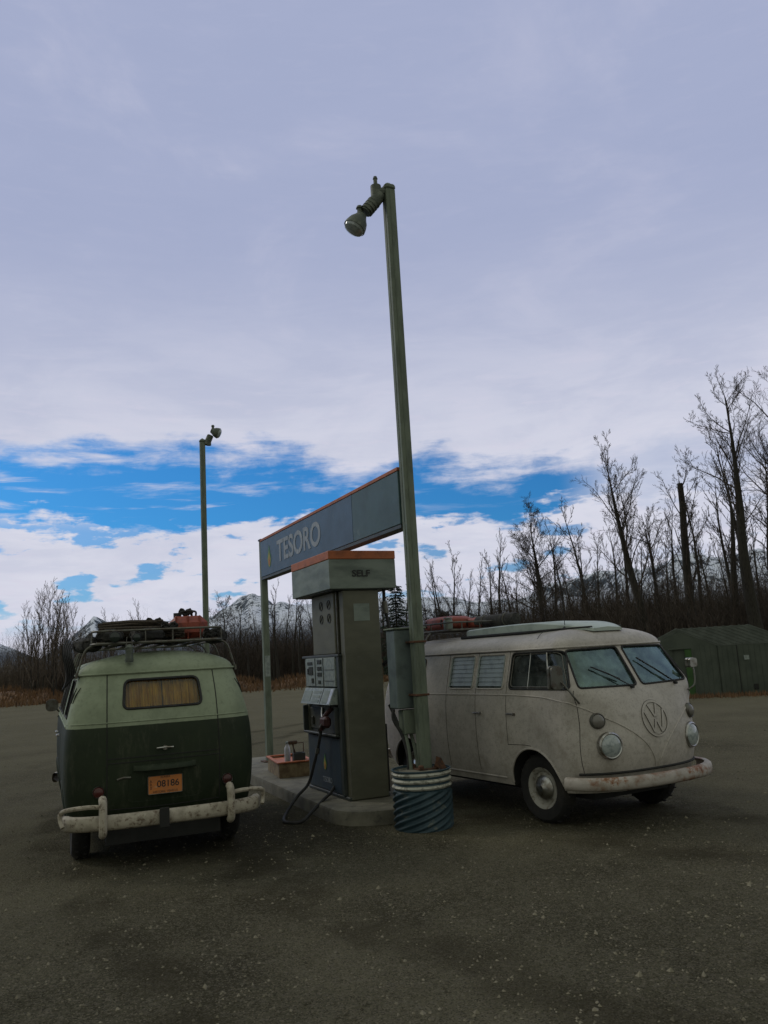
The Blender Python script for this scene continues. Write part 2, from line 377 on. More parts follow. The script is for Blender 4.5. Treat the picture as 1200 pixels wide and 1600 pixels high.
# loose stones on the yard near the camera
st = MB(); r_ = random.Random(3)
for i in range(16000):
    y = 2.4 + 15 * r_.random() ** 1.7; x = r_.uniform(-.62, .62) * (y + 1)
    s = r_.choice((.005, .006, .008, .010, .013)) * (1.7 if r_.random() < .05 else 1); a = r_.random() * 6.28
    ca, sa = cos(a) * s, sin(a) * s; k = r_.uniform(.5, .9)
    st.add([(x + ca, y + sa, .001), (x - sa * k, y + ca * k, .001), (x - ca, y - sa, .001), (x + sa * k, y - ca * k, .001), (x + ca * .2, y + sa * .2, s * r_.uniform(.6, 1.1))],
           [(0, 1, 4), (1, 2, 4), (2, 3, 4), (3, 0, 4)])
st.build('gravel', M['stone'], kind='stuff', smooth=None, label='loose gravel scattered over the dark yard')

# dry grass bank along the far edge of the yard
def blades(name, pts, hmin, hmax, seed, label, mat_, wd=.02):
    b = MB(); rr = random.Random(seed)
    for x, y, z in pts:
        hh = rr.uniform(hmin, hmax); a = rr.random() * 6.28; dx, dy = cos(a) * wd, sin(a) * wd; lx, ly = rr.uniform(-.3, .3) * hh, rr.uniform(-.3, .3) * hh
        b.add([(x - dx, y - dy, z), (x + dx, y + dy, z), (x + lx, y + ly, z + hh)], [(0, 1, 2)])
    return b.build(name, mat_, kind='stuff', label=label, smooth=None)
rr = random.Random(5)
bank = MB(); rows = []
def bank_y(x): return 60 + 1.5 * sin(x * .11) - (5 if x < -12 else max(0, 5 - (x + 12) * .8))
xs = [-70 + i * 1.0 for i in range(140)]
def bh(x, t): return max(.0, .75 * sin(pi * t) * (.75 + .35 * sin(x * .9) + .25 * sin(x * 2.3)))
for k in range(9):
    t = k / 8; rows.append([Vector((x, bank_y(x) + 7 * t, bh(x, t) - .02 + (0 if 0 < k < 8 else -.1))) for x in xs])
bank.grid(rows); bank.build('grass_bank', M['dry'], kind='structure', smooth=60)
pts = [(x, bank_y(x) + 7 * t, max(0, bh(x, t) - .03)) for x, t in ((rr.uniform(-60, 40), rr.random()) for _ in range(24000))]
pts += [(x, bank_y(x) - abs(rr.gauss(0, 1.6)) * (1 + sin(x * .7)), 0) for x in (rr.uniform(-60, 40) for _ in range(5000))]
blades('bank_grass', pts, .15, .5, 6, 'dry brown grass on the low bank at the far side of the yard', M['dry'], .05)
pts = []
for _ in range(5000):
    x = rr.uniform(8, 26); y = 25.4 + (x - 9) * -.28 + rr.gauss(0, .35) - .3
    pts.append((x, y, 0))
blades('shed_grass', pts, .04, .16, 8, 'thin dry grass and leaves along the foot of the shed', M['dry'], .02)

# ------------------------------------------------------------------ mountains
def mountains():
    from mathutils import noise as N
    crest = [(-500, 1000), (-200, 985), (0, 1004), (25, 1012), (60, 1030), (100, 1003), (146, 962), (175, 978), (215, 990), (255, 982), (300, 957), (335, 942), (390, 922), (430, 935), (490, 925), (560, 935), (650, 935), (710, 928), (800, 922), (900, 900), (1000, 872), (1075, 838), (1130, 848), (1200, 862), (1400, 820), (1900, 860)]
    A = []
    for px, py in crest:
        p = pix(px, py, 3000); d = math.hypot(p.x, p.y); A.append((math.atan2(p.x, p.y), p.z / d))
    def hz(a):
        if a <= A[0][0]: return A[0][1]
        for (a0, h0), (a1, h1) in zip(A, A[1:]):
            if a <= a1: return h0 + (h1 - h0) * (a - a0) / (a1 - a0)
        return A[-1][1]
    b = MB(); rows = []; NR = 110; NA = 520
    for i in range(NR):
        t = i / (NR - 1); dist = 1500 + 2600 * t; row = []
        for j in range(NA):
            a = -.95 + 1.9 * j / (NA - 1); x = sin(a) * dist; y = cos(a) * dist
            env = min(1, t / .62); env = env ** 1.25
            if t > .62: env = 1 - (t - .62) * 1.2
            n = 0; amp = 1; fr = 1 / 520.0
            for o in range(7):
                n += amp * (1 - abs(N.noise(Vector((x * fr, y * fr, 3.3 + o)))) * 2); amp *= .5; fr *= 2.05
            n = n / 2.0
            hcr = hz(a) * 3120
            z = hcr * env * (.55 + .55 * n)
            row.append(Vector((x, y, z - 6 * (1 - min(1, t * 8)))))
        rows.append(row)
    b.grid(rows)
    m_ = bpy.data.materials.new('snowy_rock'); m_.use_nodes = True; nt = m_.node_tree; h = G(nt); bs = nt.nodes['Principled BSDF']
    geo = h.n('ShaderNodeNewGeometry'); sn = h.n('ShaderNodeSeparateXYZ'); h.put(sn.inputs[0], geo.outputs['Normal'])
    ps = h.n('ShaderNodeSeparateXYZ'); h.put(ps.inputs[0], geo.outputs['Position'])
    pos = geo.outputs['Position']
    n1 = h.noise(pos, .02, 9, .75); n2 = h.noise(h.mapping(pos, (1, 1, .5)), .06, 8, .75)
    k = h.m('ADD', h.m('ADD', sn.outputs[2], h.m('MULTIPLY', h.m('SUBTRACT', n1, .5), .8)), h.m('MULTIPLY', h.m('SUBTRACT', n2, .5), 1.9))
    snow = h.step(k, .80, .88)
    alt = h.step(h.m('ADD', ps.outputs[2], h.m('MULTIPLY', n2, 90)), 105, 185)
    rock = h.mix(h.step(n1, .4, .6), (.03, .045, .065, 1), (.075, .095, .12, 1))
    c = h.mix(h.m('MULTIPLY', snow, alt), rock, (.62, .66, .74, 1))
    h.put(bs.inputs['Base Color'], c); bs.inputs['Roughness'].default_value = .9
    return b.build('mountains', m_, kind='structure', smooth=180)
mountains()

# ------------------------------------------------------------------ trees
def grow(seed, H, r0, levels=4, lean=(0, 0), first=.28, limbs=18, ang=(28, 55), up=.35, wob=.1, topcut=1.0, lr=.42, tw=.009, double=False, curve=0, tip=None):
    """a bare tree: returns (trunk MB, crown MB)"""
    rg = random.Random(seed); T = MB(); Cn = MB()
    def axis(p, d, L, r, nseg, wobble, trop):
        pts = [Vector(p)]; rs = [r]; dr = Vector(d).normalized()
        for i in range(nseg):
            dr = (dr + Vector((rg.gauss(0, wobble), rg.gauss(0, wobble), rg.gauss(0, wobble) + trop))).normalized()
            pts.append(pts[-1] + dr * (L / nseg)); rs.append(max(tw * .6, r * (1 - .8 * (i + 1) / nseg)))
        return pts, rs
    def sub(pts, rs, L, lev, n, f0):
        for k in range(n):
            t = f0 + (1 - f0) * (k + rg.random()) / n
            if t > .98: t = .98
            i = t * (len(pts) - 1); a = int(i); f = i - a; p = pts[a].lerp(pts[a + 1], f); r = rs[a] * (1 - f) + rs[a + 1] * f
            d = (pts[a + 1] - pts[a]).normalized(); az_ = rg.random() * 6.283; an = R(rg.uniform(*ang))
            o = d.orthogonal().normalized(); o.rotate(Matrix.Rotation(az_, 3, d)); nd = d * cos(an) + o * sin(an)
            l = L * lr * (1.0 if lev < 3 else 1.25) * rg.uniform(.6, 1.15) * (1.15 - .75 * t if lev == 1 else 1.0 - .35 * t)
            rr_ = min(r * .72, max(tw, l * .013))
            nseg = 6 if lev == 1 else 4 if lev == 2 else 2
            q, qr = axis(p, nd, l, rr_, nseg, .12 if lev < 3 else .09, up / nseg if lev < 3 else .10)
            Cn.tube(q, qr, 5 if lev == 1 else 3, cap=False)
            if lev < levels: sub(q, qr, l * (1.0 if lev == 1 else 1.05), lev + 1, max(3, int((9, 7, 5)[lev - 1] * rg.uniform(.7, 1.2))), .18)
    starts = [((0, 0, 0), lean, H, r0)]
    if double: starts.append(((r0 * 1.9, 0, 0), (lean[0] + .06, .03), H * .85, r0 * .8))
    for p0, ln, h_, rr0 in starts:
        pts = [Vector(p0)]; rs = [rr0 * 1.35]; N_ = 12; d = Vector((ln[0], ln[1], 1)).normalized()
        for i in range(N_):
            d = (d + Vector((rg.gauss(0, wob) * .35 + curve * (1 if i < 7 else -1.5), rg.gauss(0, wob) * .35, .04))).normalized()
            pts.append(pts[-1] + d * (h_ / N_) * (topcut if i == N_ - 1 else 1)); rs.append(rr0 * max(.06, 1 - .96 * ((i + 1) / N_) ** 1.05) if i else rr0 * .98)
        if topcut < 1: rs = [rr0 * (1.2 - .62 * i / N_) for i in range(N_ + 1)]
        if tip: ex, ey = tip[0] - pts[-1].x, tip[1] - pts[-1].y; pts = [q_ + Vector((ex, ey, 0)) * (i / N_) for i, q_ in enumerate(pts)]
        T.tube(pts, rs, 9)
        sub(pts, rs, h_, 1, limbs, first)
    return T, Cn
def tree(name, base, mesh, label, group=None, sc=1, rz=0, cat='tree', mats=None):
    e = empty(name, base, rz, label, cat, group); e.scale = (sc, sc, sc)
    link('trunk', mesh[0], e); link('crown', mesh[1], e); return e
def mk(seed, tm='bark', cm='twig', **k):
    T, C_ = grow(seed, **k); return T.mesh('trunk', M[tm], 60), C_.mesh('crown', M[cm], None)
def at_base(px, Yd): p = pix(px, 1045 - (px - 600) * .0583, Yd); return Vector((p.x, Yd, 0))
def height(px, py, Yd): return pix(px, py, Yd).z
# the big cottonwoods on the right, one by one: base px, top px, top py, distance
HERO = [
 ('cottonwood_tree', 1192, 1128, 588, 38, dict(r0=.36, limbs=22, first=.50, lr=.38, ang=(20, 55), up=.5), 'tallest bare cottonwood, leaning left behind the shed'),
 ('cottonwood_tree', 1142, 1133, 726, 43, dict(r0=.30, limbs=26, first=.36, lr=.30, ang=(25, 60)), 'thick straight bare tree just left of the tall leaning one'),
 ('cottonwood_tree', 1085, 1060, 738, 40, dict(r0=.22, limbs=15, first=.40, lr=.38, ang=(25, 62), topcut=.35), 'bare tree with a blunt broken top above the shed'),
 ('cottonwood_tree', 1022, 945, 700, 40, dict(r0=.29, limbs=22, first=.38, lr=.40, ang=(18, 50), up=.6), 'bare tree leaning left with a wide forked crown'),
 ('cottonwood_tree', 1045, 1000, 785, 44, dict(r0=.18, limbs=18, first=.36, lr=.38), 'slim bare tree between the forked one and the broken one'),
 ('cottonwood_tree', 850, 826, 780, 48, dict(r0=.21, limbs=20, first=.34, lr=.42, double=True), 'bare double trunked tree above the white van roof'),
 ('cottonwood_tree', 1240, 1215, 560, 38, dict(r0=.26, limbs=24, first=.30, lr=.42), 'bare tree cut off by the right edge'),
 ('cottonwood_tree', 910, 903, 822, 52, dict(r0=.14, limbs=14, first=.25, lr=.34, ang=(14, 34)), 'slender upright bare tree right of the double trunked one'),
 ('cottonwood_tree', 716, 708, 855, 55, dict(r0=.15, limbs=16, first=.25, lr=.34, ang=(14, 38)), 'slender bare tree right of the tall lamp post'),
 ('cottonwood_tree', 772, 765, 868, 52, dict(r0=.15, limbs=14, first=.25, lr=.36, ang=(16, 45)), 'slender bare tree left of the double trunked one'),
 ('cottonwood_tree', 352, 349, 935, 60, dict(r0=.15, limbs=20, first=.2, lr=.45, ang=(25, 60)), 'round crowned bare tree just right of the far lamp pole'),
]
for i, (nm, bx, tx, ty, Yd, kw, lb) in enumerate(HERO):
    b0 = at_base(bx, Yd); top = pix(tx, ty, Yd); H = top.z * (1.0 if kw.get('topcut') else .93)
    lean = ((top.x - b0.x) / top.z * 1.25, 0)
    tree(nm, b0, mk(100 + i, H=H, lean=lean, tip=(top.x - b0.x, 0), **kw), lb, 'bare cottonwoods at the edge of the yard')
# thinner trees of the belt behind: copies of a few kinds
protoT = [mk(200 + i, H=10, r0=.17 if i < 4 else .09, limbs=(18, 22, 20, 24, 16, 18)[i], first=(.36, .32, .4, .3, .12, .1)[i], lr=(.28, .26, .30, .25, .42, .38)[i],
             ang=((14, 36), (16, 40), (20, 52), (12, 34), (8, 24), (8, 26))[i], levels=3, tw=.013, cm='twig' if i < 4 else 'birch') for i in range(6)]
rt = random.Random(11)
belt = []
for px, py, Yd in [(655, 900, 56), (683, 895, 60), (697, 885, 58), (735, 905, 62), (752, 890, 57), (790, 842, 55), (805, 880, 60), (872, 835, 56), (887, 850, 60), (928, 800, 57), (945, 850, 52), (968, 830, 50), (985, 800, 55), (1005, 860, 48), (1028, 820, 50), (1055, 850, 52), (1072, 800, 54), (1100, 780, 56), (1115, 830, 52), (1160, 760, 54), (1178, 700, 50), (1198, 820, 46), (1215, 720, 52), (1240, 700, 50),
                   (860, 870, 64), (835, 900, 62), (815, 900, 66), (900, 880, 66), (1085, 860, 62), (1020, 880, 60), (1145, 850, 60), (1185, 870, 58), (740, 925, 70), (670, 920, 66), (640, 905, 62)]:
    belt.append((px, py, Yd, rt.choice((0, 1, 2, 3)), 'slim bare tree in the belt behind the white van', 'slim bare trees behind the white van'))
for px, py, Yd in [(435, 925, 62), (447, 938, 66), (459, 930, 64), (470, 942, 62), (480, 950, 66), (428, 950, 64), (380, 950, 66), (372, 965, 64), (390, 968, 62), (405, 955, 66), (340, 962, 66), (493, 940, 62), (510, 945, 64), (600, 930, 66), (608, 942, 62), (625, 950, 64), (545, 940, 62), (575, 940, 66)]:
    belt.append((px, py, Yd, rt.choice((0, 1, 3, 2)), 'slim bare tree in the belt behind the pump', 'slim bare trees behind the pump'))
for px, py, Yd in [(45, 965, 60), (55, 950, 62), (66, 945, 60), (78, 935, 61), (88, 940, 60), (98, 945, 62), (107, 958, 60), (116, 965, 61), (36, 985, 60), (72, 955, 64), (92, 958, 64), (60, 968, 58), (84, 960, 58), (126, 980, 60), (50, 975, 58), (28, 1000, 61), (134, 990, 62), (102, 975, 58)]:
    belt.append((px, py, Yd, rt.choice((4, 5)), 'thin pale tree of the upright clump left of the green van', 'thin pale trees in the clump on the left'))
for px, py, Yd in [(165, 968, 68), (172, 985, 66), (178, 978, 67), (215, 955, 68), (212, 965, 70), (255, 990, 68), (270, 985, 66), (240, 985, 70)]:
    belt.append((px, py, Yd, rt.choice((4, 5, 1)), 'thin bare tree showing over the loaded rack of the green van', 'thin bare trees beyond the green van'))
for i_, (px, _a, _b, _c, lb, gp) in enumerate(sorted([q for q in belt if 'beyond the green' in q[5]])):
    j_ = belt.index((px, _a, _b, _c, lb, gp)); belt[j_] = (px, _a, _b, _c, 'thin bare tree, %s from the left of those over the rack of the green van' % ('first', 'second', 'third', 'fourth', 'fifth', 'sixth', 'seventh', 'eighth')[i_], gp)
for px, py, Yd, k, lb, gp in belt:
    b0 = at_base(px, Yd); H = height(px, py, Yd)
    tree('bare_tree', b0, protoT[k], lb, gp, sc=H / 9.6, rz=rt.random() * 6.28)
# a spruce behind the pump
def spruce(px, py, Yd):
    b0 = at_base(px, Yd); H = height(px, py, Yd); e = empty('spruce_tree', b0, 0, 'single dark green spruce between the pump and the tall lamp post', 'tree')
    t = MB(); t.tube([(0, 0, 0), (0, 0, H)], [.13, .02], 7); t.build('trunk', M['bark'], e)
    c = MB(); rg = random.Random(4); z = .9
    while z < H - .05:
        f = 1 - z / H; n = 9; L = .35 + 1.55 * f
        for k in range(n):
            a = rg.random() * 6.28; l = L * rg.uniform(.55, 1.1); dz = -.22 * l + .02
            d = Vector((cos(a), sin(a), 0)); s_ = Vector((-d.y, d.x, 0))
            for q in range(int(5 + l * 9)):
                u_ = rg.random(); p = d * l * u_ + Vector((0, 0, z + dz * u_ + rg.gauss(0, .03))); wv = (.26 * (1.1 - u_)) * rg.choice((-1, 1))
                tip = p + d * .2 + s_ * wv + Vector((0, 0, rg.uniform(-.14, .03)))
                c.add([p, p + d * .07 + Vector((0, 0, .03)), tip], [(0, 1, 2)]); c.add([p - s_ * .02, p + s_ * .02, p + d * .16 + Vector((0, 0, .05))], [(0, 1, 2)])
        z += .17
    c.build('crown', M['spruce'], e, smooth=None)
spruce(624, 912, 50)
# twiggy undergrowth that reads as one mass
def brush(name, spots, n, hs, seed, label, mat_):
    b = MB(); rg = random.Random(seed)
    for _ in range(n):
        x0, x1, y0, y1 = rg.choice(spots); x = rg.uniform(x0, x1); y = rg.uniform(y0, y1) ; h_ = rg.uniform(*hs) * rg.uniform(.6, 1.1)
        p = Vector((x, y, -.05)); d = Vector((rg.gauss(0, .16), rg.gauss(0, .16), 1)); q = p + d * h_ * .55; e_ = q + (d + Vector((rg.gauss(0, .2), rg.gauss(0, .2), 0))) * h_ * .45
        b.tube([p, q, e_], [.022, .014, .005], 3, cap=False)
        for k in range(7):
            t = rg.uniform(.25, .95); s_ = p.lerp(q, t / .55) if t < .55 else q.lerp(e_, (t - .55) / .45); l = h_ * rg.uniform(.12, .3)
            v_ = Vector((rg.gauss(0, .6), rg.gauss(0, .6), rg.uniform(.3, 1))).normalized() * l
            w_ = Vector((.008, 0, 0)); b.add([s_ - w_, s_ + w_, s_ + v_], [(0, 1, 2)])
            s2 = s_ + v_ * .5; v2 = Vector((rg.gauss(0, .6), rg.gauss(0, .6), rg.uniform(.2, 1))).normalized() * l * .6; b.add([s2 - w_, s2 + w_, s2 + v2], [(0, 1, 2)])
    return b.build(name, mat_, kind='stuff', label=label, smooth=None)
def xr(px0, px1, y0, y1): a = at_base(px0, (y0 + y1) / 2).x; c = at_base(px1, (y0 + y1) / 2).x; return (a, c, y0, y1)
brush('undergrowth', [xr(640, 1330, 50, 62), xr(760, 1330, 44, 52), xr(900, 1350, 38, 46)], 9000, (1.4, 5.0), 21, 'dense dark twiggy undergrowth between the bare trunks on the right', M['twig'])
brush('undergrowth', [xr(330, 660, 64, 74)], 5000, (1.4, 4.6), 22, 'dense twiggy undergrowth across the far side of the yard', M['twig'])
brush('thicket', [xr(-120, 320, 64, 72), xr(-60, 150, 62, 68)], 5200, (1.0, 3.2), 23, 'low brushy thicket at the left beyond the grass bank', M['birch'])
brush('far_wood', [xr(-200, 420, 90, 130), xr(400, 1300, 80, 110), xr(760, 1350, 72, 90), xr(900, 1350, 70, 90)], 9500, (3.5, 8.0), 24, 'far wood of thin bare stems behind the nearer trees', M['twig'])

# ------------------------------------------------------------------ shed
def shed():
    P0 = pix(1131, 1087, 25.3); P0 = Vector((P0.x, P0.y, 0))
    ang = R(-16)                                       # direction of the long side
    Lx = Vector((cos(ang), sin(ang), 0)); W = Vector((-cos(R(12)), sin(R(12)), 0)) ; W = Vector((-.94, .34, 0)).normalized()
    e = empty('storage_shed', P0, 0, 'low dark green sheet metal shed with an open gable door', 'shed')
    Hh = 1.52; Wd = 2.05; Ap = 1.95; Ln = 1.85
    up_ = Vector((0, 0, 1)); th = .05
    b = MB()
    # gable wall with a doorway
    def gp(a, z): return W * a + up_ * z
    N_ = Lx
    def slab(poly, fn, t0, t1, mb): mb.prism(poly, lambda p, t: fn(*p) + N_ * t, t0, t1)
    d0, d1, dz = .72, 1.36, 1.42
    slab([(0, 0), (d0, 0), (d0, dz), (0, dz)], gp, 0, th, b); slab([(d1, 0), (Wd, 0), (Wd, dz), (d1, dz)], gp, 0, th, b)
    slab([(0, dz), (Wd, dz), (Wd, Hh), (Wd / 2, Ap), (0, Hh)], gp, 0, th, b)
    # ribs of the sheet
    for k in range(14):
        a = .07 + k * .147
        if d0 - .03 < a < d1 + .03: continue
        b.box(W * a + up_ * (Hh / 2) - N_ * .004, (.012, .012, Hh - .02))
    # long wall, back wall, far gable
    b.prism([(0, 0), (Ln, 0), (Ln, Hh), (0, Hh)], lambda p, t: Lx * p[0] + up_ * p[1] + W * t, .002, .05)
    b.prism([(0, 0), (Ln, 0), (Ln, Hh), (0, Hh)], lambda p, t: Lx * p[0] + up_ * p[1] + W * t, Wd - .05, Wd - .002)
    slab([(0, 0), (Wd, 0), (Wd, Hh), (Wd / 2, Ap), (0, Hh)], gp, Ln - .05, Ln, b)
    for k in range(12):
        b.box(Lx * (.1 + k * .15) + up_ * (Hh / 2) - W * .006, (.016, .016, Hh - .02))
    b.build('wall', M['shedwall'], e)
    r = MB()
    for s0, s1 in ((-.14, Wd / 2), (Wd + .14, Wd / 2)):
        z0 = Hh - .06
        r.prism([(-.14, 0), (Ln + .14, 0), (Ln + .14, 1), (-.14, 1)], lambda p, t: Lx * p[0] + W * (s0 + (s1 - s0) * p[1]) + up_ * (z0 + (Ap + .05 - z0) * p[1] + t), .0, .035)
        for k in range(10):
            x_ = -.1 + k * .225
            r.tube([Lx * x_ + W * s0 + up_ * (z0 + .04), Lx * x_ + W * s1 + up_ * (Ap + .09)], .012, 4)
    r.build('roof', M['shedroof'], e)
    d = MB(); d.prism([(0, .03), (.50, .03), (.50, dz - .02), (0, dz - .02)], lambda p, t: W * (d0 + .01 + p[0] * .92) + up_ * p[1] + N_ * (.06 + p[0] * .35 + t), 0, .03)
    dd = d.build('door', M['sheddoor'], e)
    f = MB()
    for a, c in ((d0, .03), (d1, .03)): f.box(W * a + up_ * dz / 2 - N_ * .02, (.04, .03, dz))
    f.box(W * ((d0 + d1) / 2) + up_ * (dz + .015) - N_ * .02, (.72, .05, .035)); f.build('door_frame', M['shedwall'], e)
    s = MB(); s.box(Lx * 0.78 - W * .016 + up_ * 1.08, (.22, .02, .13)); s.build('notice', M['white'], e)
    s = MB(); s.tube([Lx * .5 - W * .02 + up_ * 0, Lx * .5 - W * .02 + up_ * Hh], .012, 4); s.build('seam', M['dark'], e)
    v = MB(); v.box(Lx * .9 - W * .03 + up_ * .22, (.12, .05, .16), bev=.01); v.build('vent', M['dark'], e)
    i = MB(); i.prism([(.06, .01), (Ln - .06, .01), (Ln - .06, .99), (.06, .99)], lambda p, t: Lx * p[0] + W * (.06 + (Wd - .12) * p[1]) + up_ * (.01 + t), 0, .02); i.build('floor', M['dark'], e)
shed()
# ------------------------------------------------------------------ fuel island
TH = R(115.2); U_ = Vector((cos(TH), sin(TH), 0)); V_ = Vector((U_.y, -U_.x, 0)); ORG = Vector((.27, 8.9, 0)); UPV = Vector((0, 0, 1))
def I(u, v, z=0): return ORG + U_ * u + V_ * v + UPV * z
RM = Matrix((U_, V_, UPV)).transposed()           # box rotation: local x=U, y=V
def slab():
    out = [(.28, -.32), (.34, -.52), (.46, -.68), (.66, -.76), (.90, -.77), (6.2, -.60), (6.35, -.5), (6.35, .3), (6.2, .38), (.7, .38), (.45, .30), (.32, .12), (.27, -.1)]
    ob = [Vector(p) for p in out]; c = Vector((3, 0)); n = len(ob); b = MB(); rows = []
    from mathutils import noise as N
    poly = dense(out, .12)
    for z, ins in ((-.05, 0), (.11, .0), (.14, .012), (.15, .04)):
        row = []
        for (u, v) in poly:
            j = .012 * N.noise(Vector((u * 3, v * 3, z * 4)))
            p = Vector((u, v)); q = p + (Vector((min(max(u, .6), 5.6), 0)) - p).normalized() * (ins + j)
            row.append(I(q.x, q.y, z))
        rows.append(row)
    b.grid(rows, closed=True); k = len(b.v) - len(poly); b.f.append(tuple(range(k, k + len(poly)))); b.mi.append(0)
    b.build('concrete_island', M['concrete'], smooth=40, label='low worn concrete island slab under the fuel pump', cat='pump island')
slab()

def pump():
    e = empty('fuel_pump', I(1.65, -.2, .15), 0, 'old grey and dark blue fuel pump with an orange topped header box', 'fuel pump')
    bp = I(1.65, -.2, .15)
    def L(u, v, z): return I(u, v, z) - bp
    def bx(mb, u0, u1, v0, v1, z0, z1, bev=.008): mb.box(L((u0 + u1) / 2, (v0 + v1) / 2, (z0 + z1) / 2), (u1 - u0, v1 - v0, z1 - z0), RM, bev); return mb
    # end column (the broad blank panel that faces the camera)
    b = MB(); bx(b, .98, 1.12, -.425, .03, .155, 2.50, .012); b.build('end_column', M['pumpgrey'], e)
    b = MB(); bx(b, 2.24, 2.36, -.44, .03, .155, 1.744, .012); b.build('end_column', M['pumpgrey'], e)
    b = MB(); bx(b, .9765, .9795, -.30, -.10, 2.14, 2.34, .001); b.build('faded_label', M['header'], e)
    # plinth and cabinet core
    b = MB(); bx(b, 1.0, 2.36, -.45, .05, .15, .19); b.build('plinth', M['pumpdark'], e)
    b = MB(); bx(b, 1.121, 2.239, -.40, .02, .19, 1.77); b.build('cabinet', M['pumpdark'], e)
    b = MB(); bx(b, 1.121, 1.205, -.462, -.401, .19, 1.775, .006); b.build('side_frame', M['pumpdark'], e)
    b = MB(); bx(b, 1.10, 2.36, -.475, -.401, 1.745, 1.775, .004); b.build('trim_strip', M['pumpdark'], e)
    # upper riser with pictograms
    b = MB(); bx(b, 1.20, 1.96, -.46, .0, 1.776, 2.50, .01); r = b.build('riser', M['pumpgrey'], e)
    for k, (u, z) in enumerate(((1.62, 2.36), (1.36, 2.36), (1.62, 2.20), (1.36, 2.20))):
        s = MB(); c = L(u, -.4625, z)
        s.tube([c + U_ * cos(a) * .052 + UPV * sin(a) * .052 for a in [i * pi / 10 for i in range(20)]], .006, 4, closed=True)
        s.tube([c - U_ * .037 + UPV * .037, c + U_ * .037 - UPV * .037], .006, 4); s.build('pictogram', M['black'], r)
    b = MB(); bx(b, 1.145, 1.165, -.45, -.43, 1.78, 2.5, .003); b.build('drain_pipe', M['steel'], e)
    b = MB(); bx(b, 1.125, 1.19, -.30, .0, 1.776, 2.50, .003); b.build('recess', M['dark'], e)
    # header box
    b = MB(); bx(b, .93, 2.28, -.60, .245, 2.511, 2.855, .006); hd = b.build('header_box', M['header'], e)
    b = MB(); bx(b, .926, 2.284, -.604, .249, 2.857, 2.955, .006); b.build('orange_band', M['orange'], hd)
    text('SELF', .105, 'lettering', M['black'], hd, frameM(L(.924, -.205, 2.685), V_, UPV), sx=1.15, bold=.002)
    b = MB(); bx(b, .96, 2.25, -.57, .215, 2.500, 2.5095, .002); b.build('soffit', M['pumpdark'], e)
    # display head
    b = MB(); bx(b, 1.225, 2.235, -.475, -.402, 1.40, 1.742, .006); dp = b.build('display_panel', M['white'], e)
    def flat(u0, u1, z0, z1, m_, nm, par, v=-.478): q = MB(); bx(q, u0, u1, v - .004, v + .004, z0, z1, .001); return q.build(nm, m_, par)
    flat(1.98, 2.15, 1.66, 1.70, M['screen'], 'screen', dp); flat(1.96, 2.11, 1.54, 1.64, M['screen'], 'screen', dp)
    flat(2.13, 2.17, 1.55, 1.62, M['black'], 'screen', dp); flat(1.95, 2.02, 1.44, 1.50, M['screen'], 'card_slot', dp)
    for z in (1.70, 1.62, 1.55): flat(1.66, 1.80, z - .028, z + .02, M['screen'], 'price_window', dp)
    flat(1.70, 1.78, 1.435, 1.475, M['screen'], 'price_window', dp)
    for u in (1.60, 1.88): flat(u - .003, u + .003, 1.405, 1.738, M['pumpdark'], 'joint', dp)
    for z in (1.47, 1.60): flat(1.25, 1.58, z - .002, z + .002, M['pumpdark'], 'joint', dp)
    # sloping selector desk
    b = MB(); prof = [(-.402, 1.385), (-.485, 1.385), (-.56, 1.20), (-.402, 1.20)]
    b.prism(prof, lambda p, t: L(t, p[0], p[1]), 1.22, 2.235); dk = b.build('selector_panel', M['white'], e)
    def desk(u0, u1, t0, t1, m_, nm):
        q = MB(); q.prism([(u0, t0), (u1, t0), (u1, t1), (u0, t1)], lambda p, t: L(p[0], -.485 - .075 * p[1] - t, 1.385 - .185 * p[1]), .0015, .004); q.build(nm, m_, dk)
    desk(1.24, 1.32, .05, .95, M['bottle'], 'label_strip'); desk(1.33, 1.50, .15, .9, M['header'], 'label_strip'); desk(1.56, 1.575, .02, .98, M['pumpdark'], 'joint')
    for k in range(3): desk(1.62, 1.86, .18 + k * .27, .34 + k * .27, M['header'], 'button_row')
    desk(1.93, 2.2, .2, .85, M['header'], 'label_strip')
    # nozzle boot
    b = MB(); bx(b, 1.22, 2.34, -.50, -.402, .83, .86); bx(b, 2.30, 2.34, -.50, -.402, .86, 1.17); bx(b, 1.22, 1.25, -.50, -.402, .86, 1.17); bx(b, 1.25, 2.30, -.42, -.4015, .86, 1.17, .002); b.build('nozzle_boot', M['pumpdark'], e)
    b = MB(); bx(b, 1.78, 2.26, -.435, -.4205, .89, 1.14, .004); bb = b.build('boot_plate', mat('olive_boot_plate', (.05, .052, .032), .6), e)
    b = MB(); bx(b, 2.10, 2.13, -.462, -.436, .93, 1.04, .01); b.build('handle', M['steel'], e)
    # nozzle, spout and grip
    b = MB(); p = [L(1.46, -.44, 1.15), L(1.50, -.50, 1.08), L(1.56, -.53, 1.00), L(1.60, -.535, .90)]
    b.tube(spline(p, 5), .028, 8); bx(b, 1.40, 1.60, -.56, -.47, .93, 1.06, .03); nz = b.build('nozzle', mat('dark_red_nozzle_cover', (.06, .018, .016), .6), e)
    s = MB(); s.tube(spline([L(1.62, -.50, 1.16), L(1.60, -.515, 1.10), L(1.56, -.53, 1.05)], 5), .014, 8); s.tube(spline([L(1.47, -.575, .98), L(1.50, -.60, .92), L(1.55, -.58, .88)], 5), .009, 6); s.build('lever', M['chrome'], nz)
